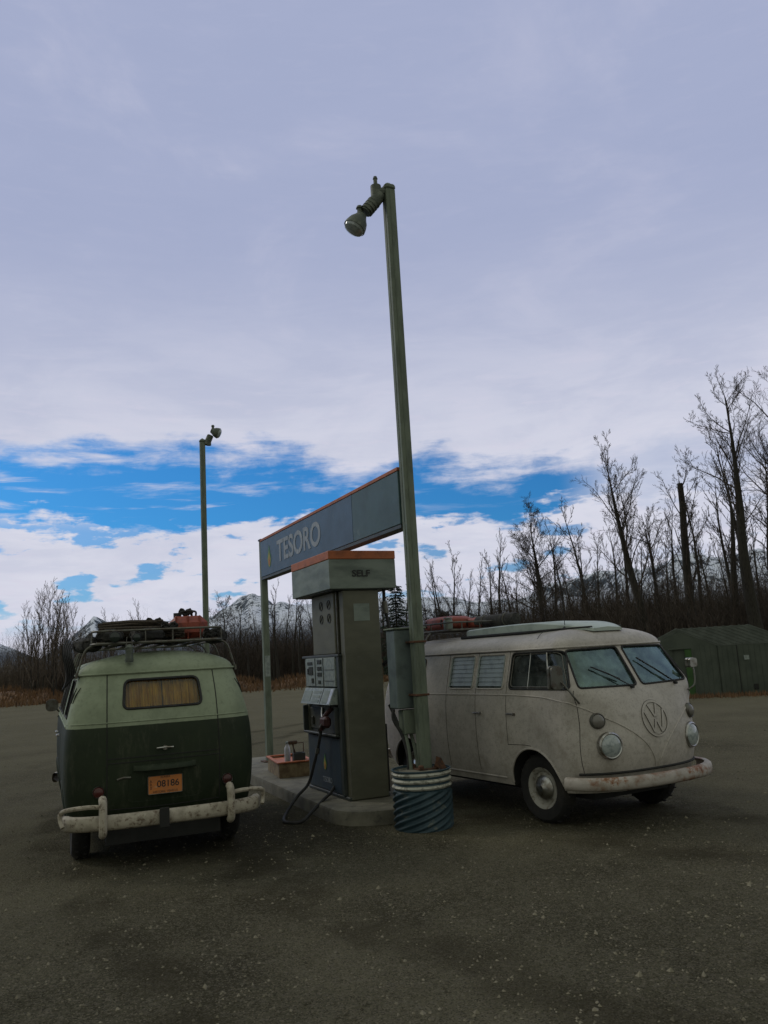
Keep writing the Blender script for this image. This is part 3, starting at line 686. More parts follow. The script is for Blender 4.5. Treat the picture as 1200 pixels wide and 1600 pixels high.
    # hose down to the ground and back
    hp = [L(1.60, -.535, .90), L(1.66, -.56, .70), L(1.72, -.60, .50), L(1.78, -.66, .28), L(1.72, -.82, .165), L(1.52, -1.02, .035 - .0), L(1.20, -1.16, .02), L(1.02, -1.16, .02), L(.98, -1.02, .022), L(1.12, -.83, .10), L(1.26, -.66, .172), L(1.40, -.53, .20), L(1.46, -.45, .26)]
    b = MB(); b.tube(spline(hp, 8), .0175, 8); b.build('hose', M['rubber'], e)
    b = MB(); b.tube([L(1.665, -.562, .69), L(1.675, -.57, .63)], .026, 8); b.build('hose_swivel', M['steel'], e)
    # lower door
    b = MB(); bx(b, 1.22, 2.28, -.455, -.402, .20, .815, .006); d = b.build('lower_door', M['pumpblue'], e)
    flame(d, L(1.72, -.458, .52), -U_, .19, e)
    text('TESORO', .085, 'lettering', M['letter'], d, frameM(L(1.66, -.458, .315), -U_, UPV), sx=.95)
    # other side of the pump
    b = MB(); bx(b, 1.20, 2.2, .021, .07, 1.35, 1.745, .006); b.build('display_panel', M['white'], e)
    b = MB(); bx(b, 1.14, 2.2, .021, .09, .83, 1.30, .006); b.build('nozzle_boot', M['pumpdark'], e)
    b = MB(); bx(b, 1.13, 2.2, .021, .06, .2, .80, .006); b.build('lower_door', M['pumpblue'], e)
    b = MB(); bx(b, 1.13, 1.135 + .06, .071, .105, 1.40, 1.69, .004); b.build('sticker_plate', M['tan'], e)
    b = MB(); bx(b, 1.02, 1.11, .031, .062, .2, .95, .004); b.build('guard_strip', M['dark'], e)
    b = MB(); b.tube(spline([L(1.05, .13, 2.50), L(1.04, .13, 2.30), L(1.02, .17, 2.0), L(1.02, .21, 1.80), L(1.06, .17, 1.70), L(1.12, .10, 1.62)], 6), .02, 8)
    b.build('hose', M['rubber'], e)
    b = MB(); b.tube([L(1.045, .128, 2.36), L(1.035, .142, 2.22)], .034, 8); b.build('hose_swivel', M['steel'], e)
    b = MB(); b.tube(spline([L(1.05, .12, 1.16), L(.98, .16, 1.0), L(.9, .2, .8), L(.78, .26, .45), L(.72, .3, .2), L(.8, .4, .17)], 6), .018, 8); b.build('hose', M['rubber'], e)
    return e
def flame(parent, c, xd, h, e):
    """small teardrop mark in three colours"""
    for nm, m_, sc, dz, off in (('emblem', M['green'], 1.0, 0, 0), ('emblem', M['yellow'], .72, -.10, .0012), ('emblem', M['orange'], .42, -.2, .0024)):
        pl = []
        for k in range(24):
            t = k / 24 * 2 * pi; x = sin(t) * .26 * (1 - .62 * max(0, cos(t)) ** .8) * (1 if True else 0); z = cos(t) * .5
            if z > 0: x *= (1 - z * 1.1)
            pl.append((x * sc * h, (z * sc + dz) * h))
        n = Vector(xd).cross(UPV); b = MB(); b.prism(pl, lambda p, t: Vector(c) + Vector(xd) * p[0] + UPV * p[1] + n * t, off, off + .002); b.build(nm, m_, parent)
pump()

# sign beam between the two posts
def sign():
    e = empty('station_sign', I(2.7, 0, 3.1), 0, 'long faded blue name board with an orange top edge above the pump', 'sign')
    bp = I(2.7, 0, 3.1); L = lambda u, v, z: I(u, v, z) - bp
    def bx(mb, u0, u1, v0, v1, z0, z1, bev=.006): mb.box(L((u0 + u1) / 2, (v0 + v1) / 2, (z0 + z1) / 2), (u1 - u0, v1 - v0, z1 - z0), RM, bev); return mb
    b = MB(); bx(b, 1.412, 5.42, -.075, .075, 3.13, 3.725); p = b.build('sign_panel', M['signblue'], e)
    b = MB(); bx(b, .07, 1.408, -.075, .075, 3.13, 3.725); b.build('sign_panel', M['signgreen'], e, label='teal green end panel')
    b = MB(); bx(b, .07, 5.42, -.08, .08, 3.727, 3.768, .004); b.build('top_edge', M['orange'], e)
    b = MB(); bx(b, .07, 5.42, -.07, .07, 3.085, 3.128, .004); b.build('bottom_rail', M['pumpdark'], e)
    text('TESORO', .46, 'lettering', M['letter'], p, frameM(L(3.52, -.078, 3.42), -U_, UPV), sx=1.12, ext=.002, bold=.011)
    flame(p, L(4.93, -.077, 3.42), -U_, .36, e)
sign()
def post():
    e = empty('sign_post', I(5.42, 0, .15), 0, 'thin square steel post carrying the far end of the name board', 'post')
    bp = I(5.42, 0, .15); b = MB()
    b.box(I(5.53, 0, 1.95) - bp, (.105, .105, 3.62), RM, .006); b.build('post', M['galv'], e)
    b = MB(); b.box(I(5.53, 0, 3.775) - bp, (.13, .13, .03), RM, .006); b.build('cap', M['pumpdark'], e)
    b = MB(); b.box(I(5.53, 0, .16) - bp, (.24, .24, .014), RM, .003); b.build('base_plate', M['rust'], e)
    b = MB(); b.box(I(5.53 - .0555, 0, 1.67) - bp, (.004, .085, .34), RM, .001); b.build('notice', M['white'], e)
post()

# ------------------------------------------------------------------ lamp posts
def lamp_post(loc, rz, H, z0, side, label, group, rise=False):
    e = empty('lamp_post', loc, rz, label, 'lamp post', group); w_ = .118
    b = MB(); b.box((0, 0, (z0 + H) / 2), (w_, w_, H - z0), None, .008)
    s = w_ / 2
    for sx, sy in ((-1, 0), (0, -1)):                      # folded seam down two faces
        b.box((sx * (s + .001) + (sy * .012), sy * (s + .001) + sx * .0, (z0 + H) / 2), (.006 if sx else .008, .006 if sy else .008, H - z0 - .02))
    b.build('pole', M['galv'], e)
    b = MB(); b.box((0, 0, H + .03), (w_ + .02, w_ + .02, .08), None, .025); b.box((0, 0, H + .07), (.07, .07, .05), None, .02); b.build('cap', M['galv'], e)
    d = Vector((cos(side), sin(side), 0)); z = UPV
    b = MB(); a0 = d * .05 + z * (H - .02); a1 = d * .15 + z * (H - .03)
    b.tube([a0, a1], .055, 10); b.tube([a1 + z * -.05, a1 + z * .08, a1 + z * .09], [.062, .062, .04], 12)
    b.tube([a1 + z * .09, a1 + z * .17], .024, 8); b.tube([a1 + z * .17, a1 + z * .20], [.03, .02], 8); b.build('photocell', M['lampmetal'], e)
    b = MB(); p0 = d * .10 + z * (H - .06); p1 = d * (.20 if rise else .29) + z * (H - .29 + (.46 if rise else 0))
    b.tube([p0, p0.lerp(p1, .5), p1], [.07, .078, .066], 12)
    for t in (.45, .6, .75, .9): q = p0.lerp(p1, t); t_ = (p1 - p0).normalized(); b.tube([q - t_ * .008, q + t_ * .008], .081, 12)
    b.build('bracket_arm', M['lampmetal'], e)
    hd = (d * .72 - z * .69).normalized()
    b = MB(); p2 = d * .36 + z * (H - .36); pts = [p2, p2 + hd * .05, p2 + hd * .09, p2 + hd * .15, p2 + hd * .20]
    ax = Vector((hd.x * (1.6 if rise else .75), hd.y * (1.6 if rise else .75), -.55 if rise else -.95)).normalized(); p2 = d * (.26 if rise else .355) + z * (H - .365 + (.64 if rise else 0))
    b.tube([p2 - ax * .05, p2, p2 + ax * .05, p2 + ax * .11, p2 + ax * .15], [.055, .078, .11, .128, .132], 18)
    b.tube([p2 + d * -.0 + z * .04, p2 + d * .0 + z * .13], .032, 8); b.tube([p2 + z * .12, p2 + z * .15], [.045, .03], 8)
    b.build('lamp_head', M['lampmetal'], e)
    b = MB(); q = p2 + ax * .148; b.tube([q, q + ax * .03, q + ax * .05, q + ax * .058], [.124, .112, .072, .01], 18); b.build('lens', M['lens'], e)
    return e
LP = (.27, 8.9, 0)
lamp_post(LP, TH - pi / 2, 7.07, .50, R(192) - TH + pi / 2, 'tall square lamp post standing in the blue and white barrel, lamp pointing left', 'square lamp posts')
p2 = pix(316, 688, 19.4)
e2 = lamp_post((p2.x, p2.y, 0), TH - pi / 2, p2.z - .05, 0, R(8) - TH + pi / 2, 'far lamp post rising behind the green van, lamp pointing right', 'square lamp posts', True)

def barrel():
    c = Vector((.22, 8.79, 0)); e = empty('barrel', c, 0, 'ribbed steel barrel painted blue with white bands around the lamp post foot', 'barrel')
    H = .575; b = MB(); rows = []; n = 96; nz = 70
    for i in range(nz + 1):
        z = H * i / nz; row = []
        for k in range(n):
            a = 2 * pi * k / n
            if z < .375: d = .014 * sin(z * 95 - a * 10) * min(1, (.385 - z) / .05) * min(1, z / .02)
            else: d = .014 * math.cos((z - .41) / .062 * 2 * pi)
            if z > H - .012: d = .012
            r_ = .292 + d + .004 * sin(3 * a + z * 4)
            row.append(Vector((r_ * cos(a), r_ * sin(a), z)))
        rows.append(row)
    rows.append([p * .955 + Vector((0, 0, .02)) for p in rows[-1]]); rows[-1] = [Vector((p.x, p.y, H)) for p in rows[-1]]
    rows.append([Vector((p.x, p.y, H - .07)) for p in rows[-1]])
    b.grid(rows, closed=True)
    m_ = bpy.data.materials.new('flaking_blue_white_paint'); m_.use_nodes = True; nt = m_.node_tree; h = G(nt); bs = nt.nodes['Principled BSDF']
    t = h.n('ShaderNodeTexCoord'); s_ = h.n('ShaderNodeSeparateXYZ'); h.put(s_.inputs[0], t.outputs['Object']); v = t.outputs['Object']
    blue = h.mix(h.step(h.noise(v, 5, 6, .7), .35, .7), (.014, .036, .048, 1), (.03, .062, .078, 1))
    blue = h.mix(h.step(h.noise(v, 9, 8, .7), .56, .66), blue, (.085, .10, .09, 1))
    wht = h.mix(h.step(h.noise(v, 14, 7, .7), .48, .62), (.44, .44, .37, 1), (.16, .16, .13, 1))
    # rings of dark blue left between the white hoops
    ring = h.step(h.m('SINE', h.m('MULTIPLY', h.m('SUBTRACT', s_.outputs[2], .3945), 2 * pi / .062)), -.55, -.1)
    wht = h.mix(ring, (.03, .06, .075, 1), wht)
    c_ = h.mix(h.step(h.m('ADD', s_.outputs[2], h.m('MULTIPLY', h.noise(v, 12, 4), .02)), .378, .388), blue, wht)
    h.put(bs.inputs['Base Color'], c_); bs.inputs['Roughness'].default_value = .6
    b.build('shell', m_, e, smooth=50)
    f = MB(); f.lathe([(.27, .40), (.275, .535), (.2, .545), (.08, .55), (.0005, .55)], n=32); f.build('concrete_fill', M['concrete'], e)
    f = MB()
    for k in range(4):
        a = TH + pi / 4 + k * pi / 2; f.box(Vector((.05 + .13 * cos(a), .11 + .13 * sin(a), .575)), (.05, .05, .05), RM, .01)
    f.box((.05, .11, .555), (.22, .22, .012), RM, .003); f.build('base_plate', M['rust'], e)
    f = MB(); f.prism([(0, .55), (.07, .55), (.02, .66), (-.03, .68), (-.05, .6)], lambda p, t: Vector((.2 + p[0], .0 + t, p[1])), 0, .03); f.build('bracket', M['rust'], e)
barrel()
def ebox():
    c = I(.30, 0, 1.16); e = empty('electrical_box', c, 0, 'grey steel electrical box strapped behind the tall lamp post', 'electrical box')
    b = MB(); b.box(I(.24, -.02, 1.575) - c, (.22, .36, .83), RM, .012); b.build('box_shell', mat('grey_box_paint', (.10, .13, .12), .5, col2=(.065, .085, .08), scale=5), e)
    b = MB(); b.box(I(.24, -.02, 2.0) - c, (.26, .40, .02), RM, .006); b.build('rain_lid', M['galv'], e)
    b = MB(); b.box(I(.21, -.04, 1.02) - c, (.14, .2, .25), RM, .01); b.build('junction_box', M['galv'], e)
    for dv, du in ((-.11, .2), (-.03, .24), (.05, .22)):
        b = MB(); b.tube([I(du, dv, .93) - c, I(du * .6, dv * 1.05, .75) - c, I(du * .3, dv * 1.15, .5) - c], .02, 8); b.build('conduit', M['galv'], e)
    b = MB(); b.tube(spline([I(.26, -.20, 1.16) - c, I(.25, -.21, 1.05) - c, I(.2, -.15, .9) - c, I(.12, -.13, .7) - c, I(.1, -.14, .52) - c], 6), .018, 8); b.build('cable', M['rubber'], e)
    for z in (1.3, 1.85):
        b = MB(); b.box(I(.03, 0, z) - c, (.20, .15, .022), RM, .003); b.build('strap', M['rust'], e)
ebox()
def service_bin():
    c = I(3.9, -.2, .15); e = empty('service_bin', c, 0, 'low tan box with a bright orange rim on the island', 'bin')
    RB = Matrix.Rotation(R(-8), 3, 'Z') @ RM
    u = RB @ Vector((1, 0, 0)); v = RB @ Vector((0, 1, 0)); B = MB(); Lx, Ly, Hh = 1.0, .46, .19
    def pl(mb, x, y, z, dx, dy, dz, bev=.004): mb.box(u * x + v * y + UPV * z, (dx, dy, dz), RB, bev)
    for s in (-1, 1): pl(B, 0, s * (Ly / 2 - .01), Hh / 2, Lx - .042, .02, Hh); pl(B, s * (Lx / 2 - .01), 0, Hh / 2, .02, Ly, Hh)
    pl(B, 0, 0, .012, Lx - .045, Ly - .045, .02); B.build('box_side', M['tan'], e)
    B = MB()
    for s in (-1, 1): pl(B, 0, s * (Ly / 2), Hh + .012, Lx + .03, .05, .02); pl(B, s * (Lx / 2 - .01), 0, Hh + .014, .05, Ly - .052, .02)
    pl(B, .1, 0, Hh - .02, Lx - .25, Ly - .06, .012); B.build('rim', M['orange'], e)
    # squeegee bucket and fluid bottle standing in it
    c2 = c + u * -.22 + v * -.06 + UPV * (Hh - .013)
    k = empty('fluid_bottle', c2, 0, 'milky plastic fluid bottle on the orange rimmed box', 'bottle')
    B = MB(); B.lathe([(.03, 0), (.042, .005), (.043, .15), (.038, .2), (.018, .235), (.018, .25)], n=18); B.build('bottle_body', M['bottle'], k)
    B = MB(); B.lathe([(.021, .25), (.021, .275), (.015, .28)], n=14); B.build('cap', M['white'], k)
    c3 = c + u * -.34 + v * .08 + UPV * (Hh + .0)
    k = empty('wash_bucket', c3, 0, 'small dark square wash bucket with handle beside the fluid bottle', 'bucket')
    B = MB()
    for a in (-1, 1): B.box(u * .07 * a + UPV * .06, (.012, .16, .12), RB, .003); B.box(v * .074 * a + UPV * .06, (.13, .012, .12), RB, .003)
    B.box(UPV * .012, (.13, .14, .015), RB); B.build('bucket_body', M['pumpdark'], k)
    B = MB(); B.tube([v * -.07 + UPV * .12, v * -.07 + UPV * .25, v * .07 + UPV * .25, v * .07 + UPV * .12], .007, 6); B.build('handle', M['rust'], k)
    B = MB(); B.tube([v * -.02 + u * .02 + UPV * .03, v * -.09 + u * .01 + UPV * .26], .009, 6); B.box(v * -.08 + UPV * .26, (.03, .13, .05), RB, .01); B.build('squeegee', M['brown'], k)
service_bin()
# ------------------------------------------------------------------ vans (local: +x forward, origin under the front axle, +y the van's left)
def lerp_tab(tab, z):
    if z <= tab[0][0]: return tab[0][1]
    for i in range(len(tab) - 1):
        (a, p), (b, q) = tab[i], tab[i + 1]
        if z <= b:
            m0 = (q - p) / (b - a) if i == 0 else (q - tab[i - 1][1]) / (b - tab[i - 1][0])
            m1 = (q - p) / (b - a) if i + 2 >= len(tab) else (tab[i + 2][1] - p) / (tab[i + 2][0] - a)
            t = (z - a) / (b - a); h = b - a
            return (2 * t**3 - 3 * t * t + 1) * p + (t**3 - 2 * t * t + t) * h * m0 + (3 * t * t - 2 * t**3) * q + (t**3 - t * t) * h * m1
    return tab[-1][1]
XF = [(.30, .70), (.45, .78), (.62, .835), (.80, .85), (1.0, .815), (1.15, .765), (1.28, .705), (1.45, .60), (1.68, .455), (1.72, .44)]
XR = [(.30, -2.98), (.5, -3.10), (.8, -3.16), (1.1, -3.155), (1.3, -3.12), (1.5, -3.06), (1.72, -2.95)]
WW = [(.30, .80), (.5, .845), (.8, .868), (1.1, .862), (1.26, .842), (1.45, .80), (1.68, .742), (1.72, .735)]
AF = [(.30, .52), (.9, .52), (1.10, .40), (1.28, .18), (1.45, .16), (1.72, .16)]
def sp(z):
    return lerp_tab(XF, z), lerp_tab(AF, z), 2.5, lerp_tab(XR, z), .30, 2.9, lerp_tab(WW, z)
def front_x(y, z, ins=0):
    xf, af, nf, xr, ar, nr, w = sp(z); w -= ins; q = min(.9999, abs(y) / w); return xf - af + (af - ins) * (1 - q ** nf) ** (1 / nf)
def rear_x(y, z, ins=0):
    xf, af, nf, xr, ar, nr, w = sp(z); w -= ins; q = min(.9999, abs(y) / w); return xr + ar - (ar - ins) * (1 - q ** nr) ** (1 / nr)
def side_y(x, z, ins=0):
    xf, af, nf, xr, ar, nr, w = sp(z); w -= ins
    if x > xf - af: q = min(.9999, (x - xf + af) / (af - ins)); return w * (1 - q ** nf) ** (1 / nf)
    if x < xr + ar: q = min(.9999, (xr + ar - x) / (ar - ins)); return w * (1 - q ** nr) ** (1 / nr)
    return w
def ring(z, ins=0, grow_=0, NQ=18, NS=34, sy=1.0, dx=0.0, zz=None):
    xf, af, nf, xr, ar, nr, w = sp(z); w = w - ins + grow_; af_ = af - ins + grow_; ar_ = ar - ins + grow_
    xa = xf - af; xb = xr + ar; zz = z if zz is None else zz; half = []
    for k in range(NQ + 1):
        t = pi / 2 * k / NQ; c, s = cos(t), sin(t); half.append((xa + af_ * c ** (2 / nf), w * s ** (2 / nf)))
    for k in range(1, NS): half.append((xa + (xb - xa) * k / NS, w))
    for k in range(NQ + 1):
        t = pi / 2 * (1 - k / NQ); c, s = cos(t), sin(t); half.append((xb - ar_ * c ** (2 / nr), w * s ** (2 / nr)))
    full = half + [(x, -y) for x, y in half[-2:0:-1]]
    cx = (xf + xr) / 2
    return [Vector((cx + (x - cx) * (1 - dx / 1.9), y * sy, zz)) for x, y in full]
def roof_z(y, x=-1.2):
    return 0
def hull(b, z0, z1, ins, step, crown, roof=True):
    rows = []; n = max(2, int((z1 - z0) / step))
    for i in range(n + 1): rows.append(ring(z0 + (z1 - z0) * i / n, ins))
    if roof:
        for i in range(1, 13):
            ph = pi / 2 * i / 12; s = cos(ph) ** .92 if i < 12 else .02
            rows.append(ring(z1, ins, sy=max(s, .02), dx=.50 * (1 - cos(ph)), zz=z1 + crown * sin(ph)))
    k0 = len(b.v); b.grid(rows, closed=True); m_ = len(rows[0])
    b.f.append(tuple(range(k0, k0 + m_))[::-1]); b.mi.append(b.k); kk = len(b.v) - m_; b.f.append(tuple(range(kk, kk + m_))); b.mi.append(b.k)
def boolean(o, cutter, solver='EXACT'):
    md = o.modifiers.new('cut', 'BOOLEAN'); md.operation = 'DIFFERENCE'; md.object = cutter; md.solver = solver
    bpy.context.view_layer.update(); dg = bpy.context.evaluated_depsgraph_get(); me = bpy.data.meshes.new_from_object(o.evaluated_get(dg))
    o.modifiers.clear(); o.data = me; bpy.data.objects.remove(cutter)
def conf(poly, kind, ins=0.0, sgn=-1):
    """2D outline -> points on the skin; kind 'side' (x,z), 'front' (y,z), 'rear' (y,z)"""
    if kind == 'side': return [Vector((x, sgn * side_y(x, z, ins), z)) for x, z in poly]
    if kind == 'front': return [Vector((front_x(y, z, ins), y, z)) for y, z in poly]
    return [Vector((rear_x(y, z, ins), y, z)) for y, z in poly]
def pane(poly, kind, ins, sgn=-1, inner=None):
    b = MB(); cx = sum(p[0] for p in poly) / len(poly); cz = sum(p[1] for p in poly) / len(poly)
    rows = [conf([(cx + (x - cx) * s, cz + (z - cz) * s) for x, z in poly], kind, ins, sgn) for s in (1, .85, .7, .5, .3, .12, .01)]
    b.grid(rows, closed=True); return b
WIN_SIDE = {'rear': [(-2.72, 1.31), (-2.02, 1.31), (-2.02, 1.655), (-2.70, 1.655)],
            'mid1': [(-1.46, 1.305), (-.98, 1.305), (-.97, 1.665), (-1.45, 1.665)],
            'mid2': [(-.92, 1.305), (-.43, 1.305), (-.42, 1.665), (-.91, 1.665)],
            'door': [(-.33, 1.305), (.59, 1.305), (.40, 1.67), (-.32, 1.67)]}
WIN_FRONT = [(.035, 1.30), (.735, 1.31), (.66, 1.672), (.035, 1.682)]
WIN_REAR = [(-.36, 1.375), (.36, 1.375), (.335, 1.635), (-.335, 1.635)]
def seam_tube(pts, r, m_, name, parent, n=5): b = MB(); b.tube(pts, r, n); return b.build(name, m_, parent)

def make_van(P, style):
    name, loc, rz, label = P; e = empty(name, loc, rz, label, 'van')
    white = style == 'white'
    # paint
    pm = bpy.data.materials.new('van_paint'); pm.use_nodes = True; nt = pm.node_tree; h = G(nt); bs = nt.nodes['Principled BSDF']
    t = h.n('ShaderNodeTexCoord'); v = t.outputs['Object']; s_ = h.n('ShaderNodeSeparateXYZ'); h.put(s_.inputs[0], v); Zc = s_.outputs[2]
    n1 = h.noise(v, 3, 8, .65); n2 = h.noise(v, 26, 8, .7); n3 = h.noise(h.mapping(v, (1, 1, .3)), 9, 8, .75)
    if white:
        c = h.mix(h.step(n1, .35, .7), (.47, .435, .385, 1), (.37, .34, .295, 1))
        c = h.mix(h.m('MULTIPLY', h.step(n2, .48, .66), .55), c, (.27, .25, .215, 1))
        c = h.mix(h.m('MULTIPLY', h.step(h.noise(v, 90, 4, .6), .56, .66), .45), c, (.16, .14, .11, 1))
        c = h.mix(h.m('MULTIPLY', h.step(h.m('SUBTRACT', h.noise(v, 5, 8, .7), h.m('MULTIPLY', Zc, .10)), .42, .62), .7), c, (.27, .245, .20, 1))
        c = h.mix(h.step(n3, .70, .76), c, (.17, .08, .035, 1))
    else:
        sage = h.mix(h.step(n1, .35, .7), (.275, .32, .215, 1), (.20, .235, .155, 1))
        sage = h.mix(h.m('MULTIPLY', h.step(n2, .5, .72), .5), sage, (.13, .15, .095, 1))
        dk = h.mix(h.step(n1, .35, .7), (.014, .022, .010, 1), (.022, .032, .015, 1))
        dk = h.mix(h.m('MULTIPLY', h.step(n3, .50, .72), .7), dk, (.066, .070, .045, 1))
        c = h.mix(h.step(h.m('ADD', Zc, h.m('MULTIPLY', h.noise(v, 14, 5), .008)), 1.226, 1.232), dk, sage)
        c = h.mix(h.step(n3, .69, .74), c, (.10, .05, .025, 1))
    h.put(bs.inputs['Base Color'], c)
    h.put(bs.inputs['Roughness'], h.m('ADD', .42 if white else .55, h.m('MULTIPLY', n1, .25))); bs.inputs['Specular IOR Level'].default_value = .45 if white else .28
    bn = h.n('ShaderNodeBump'); bn.inputs['Strength'].default_value = .25; bn.inputs['Distance'].default_value = .02
    h.put(bn.inputs['Height'], h.m('ADD', h.noise(v, 1.6, 3, .5), h.m('MULTIPLY', n2, .06))); h.put(bs.inputs['Normal'], bn.outputs[0])
    # shell with real window and wheel openings
    b = MB(); b.k = 0; hull(b, .33, 1.70, 0, .035, .205); b.k = 1
    hull(b, .82, 1.695, .035, .06, .16)
    me = b.mesh('body', [pm, M['dark']], None)
    bm = bmesh.new(); bm.from_mesh(me)             # inner cavity must face inwards
    inner = [f for f in bm.faces if f.material_index == 1]; outer = [f for f in bm.faces if f.material_index == 0]
    bmesh.ops.recalc_face_normals(bm, faces=outer); bmesh.ops.recalc_face_normals(bm, faces=inner); bmesh.ops.reverse_faces(bm, faces=inner)
    bm.to_mesh(me); bm.free()
    body = link('body', me, e)
    cuts = []
    for s in (-1, 1):
        for k, w_ in WIN_SIDE.items():
            c = MB(); c.prism(rounded(w_, .05), lambda p, t: Vector((p[0], s * t, p[1])), .5, 1.1); cuts.append(c)
        c = MB(); c.prism(rounded([(s * y, z) for y, z in WIN_FRONT], .04), lambda p, t: Vector((t, p[0], p[1])), .28, 1.2); cuts.append(c)
        for xc, r_ in ((.0, .385), (-2.4, .37)):
            c = MB(); c.prism([(xc + r_ * cos(a * 2 * pi / 40), .34 + r_ * sin(a * 2 * pi / 40)) for a in range(40)], lambda p, t: Vector((p[0], s * t, p[1])), .48, 1.1); cuts.append(c)
    c = MB(); c.prism(rounded(WIN_REAR, .06), lambda p, t: Vector((t, p[0], p[1])), -3.5, -2.8); cuts.append(c)
    for c in cuts:
        co = link('cut', c.mesh('cut', [M['dark']], None), e)
        n0 = len(body.data.polygons); bpy.context.view_layer.update(); boolean(body, co)
        if len(body.data.polygons) < n0 * .5: print('BOOLEAN FAILED', n0, len(body.data.polygons))
    for p_ in body.data.polygons: p_.use_smooth = True
    body.data.set_sharp_from_angle(angle=R(32))
    # wheels
    for xc in (0, -2.4):
        for s in (-1, 1):
            o = Vector((xc, s * .70, .335)); RW = Matrix.Rotation(-s * pi / 2, 3, 'X')
            if xc == 0: RW = Matrix.Rotation(R(4 if white else 0), 3, 'Z') @ RW
            b = MB(); b.lathe([(.19, -.07), (.24, -.085), (.30, -.082), (.325, -.06), (.335, -.03), (.335, .03), (.325, .06), (.30, .082), (.24, .085), (.20, .07), (.19, .03)], n=40, M=RW, cap=False)
            for k in range(40):
                a = 2 * pi * k / 40; d = RW @ Vector((cos(a), sin(a), 0)); x_ = RW @ Vector((0, 0, 1))
                b.box(d * .335 + x_ * .035 * (1 if k % 2 else -1), (.03, .03, .012), None)
            wv = [Vector(p) for p in b.v]; wh = link('wheel', None, e) if False else None
            tb = MB(); tb.v = b.v; tb.f = b.f; tb.mi = b.mi
            rim = MB(); rim.lathe([(.0005, .045), (.10, .045), (.125, .03), (.155, .028), (.165, .05), (.185, .065), (.20, .072), (.2, .055), (.15, -.02)], n=36, M=RW, cap=False)
            ro = rim.build('wheel', mat('wheel_paint_cream', (.30, .29, .25), .6, col2=(.13, .11, .08), scale=16) if white else M['steel'], e); ro.location = o
            to = tb.build('tyre', M['tyre'], ro)
            hc = MB(); hc.lathe([(.0005, .098), (.03, .097), (.04, .088), (.08, .08), (.105, .066), (.122, .046), (.118, .04)], n=32, M=RW, cap=False); hc.build('hubcap', M['chrome'] if white else M['steel'], ro)
    # dark chassis underneath, with black filler boxes added to deepen the shade there
    b = MB(); b.box((-1.2, 0, .285), (3.3, 1.0, .10)); b.box((-2.78, 0, .30), (.62, 1.02, .20)); b.tube([(0, -.62, .33), (0, .62, .33)], .04, 8); b.tube([(-2.4, -.62, .33), (-2.4, .62, .33)], .05, 8)
    b.build('chassis_shade_fill', M['dark'], e)
    # gutter and roof edge
    seam_tube([p for p in ring(1.702, grow_=.012)] + [ring(1.702, grow_=.012)[0]], .011, pm, 'rain_gutter', e, 6)
    seam_tube([Vector((p.x, p.y, p.z - .013)) for p in ring(1.70, grow_=.003)] + [Vector((ring(1.70, grow_=.003)[0].x, ring(1.70, grow_=.003)[0].y, 1.687))], .004, M['dark'], 'gutter_seal', e, 4)
    # windows
    def window(kind, poly, sgn, m_, seal=.010, r_=.05, nm='window', sm=None):
        pr = dense(rounded(poly, r_), .05)
        wn = pane(pr, kind, .014, sgn).build(nm, m_, e, smooth=60)
        b = MB(); b.tube(conf(pr, kind, -.001, sgn), seal, 6, closed=True); b.build('rubber_seal', sm or M['rubber'], wn)
        return wn
    for s in (-1, 1):
        for k, w_ in WIN_SIDE.items():
            wn = window('side', w_, s, M['glass'], sm=pm if white and k[:3] == 'mid' else None)
            if k == 'door':
                b = MB()
                b.tube(conf([(.30, 1.31), (.22, 1.665)], 'side', .004, s), .010, 6); b.tube(conf([(-.03, 1.31), (-.03, 1.66)], 'side', .006, s), .006, 6)
                b.build('frame', M['chrome'] if white else M['steel'], wn)
                b = MB(); b.tube(conf(dense(rounded([(-.31, 1.325), (.56, 1.325), (.385, 1.655), (-.30, 1.65)], .05), .05), 'side', .004, s), .006, 5, closed=True); b.build('frame', M['steel'], wn)
            if white and k[:3] == 'mid':     # louvred glass blades in a light frame
                x0, x1 = w_[0][0] + .03, w_[1][0] - .03
                for j in range(7):
                    z = 1.335 + j * .047; q = MB()
                    y0, y1 = side_y(x0, z) - .004, side_y(x0, z + .05) - .014
                    q.add([(x0, s * y0, z), (x1, s * y0, z), (x1, s * (y1), z + .058), (x0, s * (y1), z + .058), (x0, s * (y0 - .004), z), (x1, s * (y0 - .004), z), (x1, s * (y1 - .004), z + .058), (x0, s * (y1 - .004), z + .058)],
                          [(0, 1, 2, 3), (4, 7, 6, 5), (0, 4, 5, 1), (1, 5, 6, 2), (2, 6, 7, 3), (3, 7, 4, 0)])
                    q.build('louvre', M['louvre'], wn, smooth=None)
                q = MB(); q.tube(conf([(x0 - .012, 1.32), (x0 - .008, 1.65)], 'side', -.004, s), .011, 6); q.tube(conf([(x1 + .01, 1.32), (x1 + .014, 1.65)], 'side', -.002, s), .009, 6)
                q.build('frame', M['white'], wn)
        window('front', [(s * y, z) for y, z in WIN_FRONT], s, M['teal'], .011, .04, 'windscreen')
    rw = window('rear', WIN_REAR, 1, M['clear'], .013, .06, 'rear_window')
    # seams and swage lines (s = van side)
    def ln(pts2, kind, nm, m_=None, r_=.0035, s=-1, ins=0, par=None, n=10): return seam_tube(conf([tuple(p) for p in spline(pts2, n)], kind, ins, s), r_, m_ or M['dark'], nm, par or e, 5)
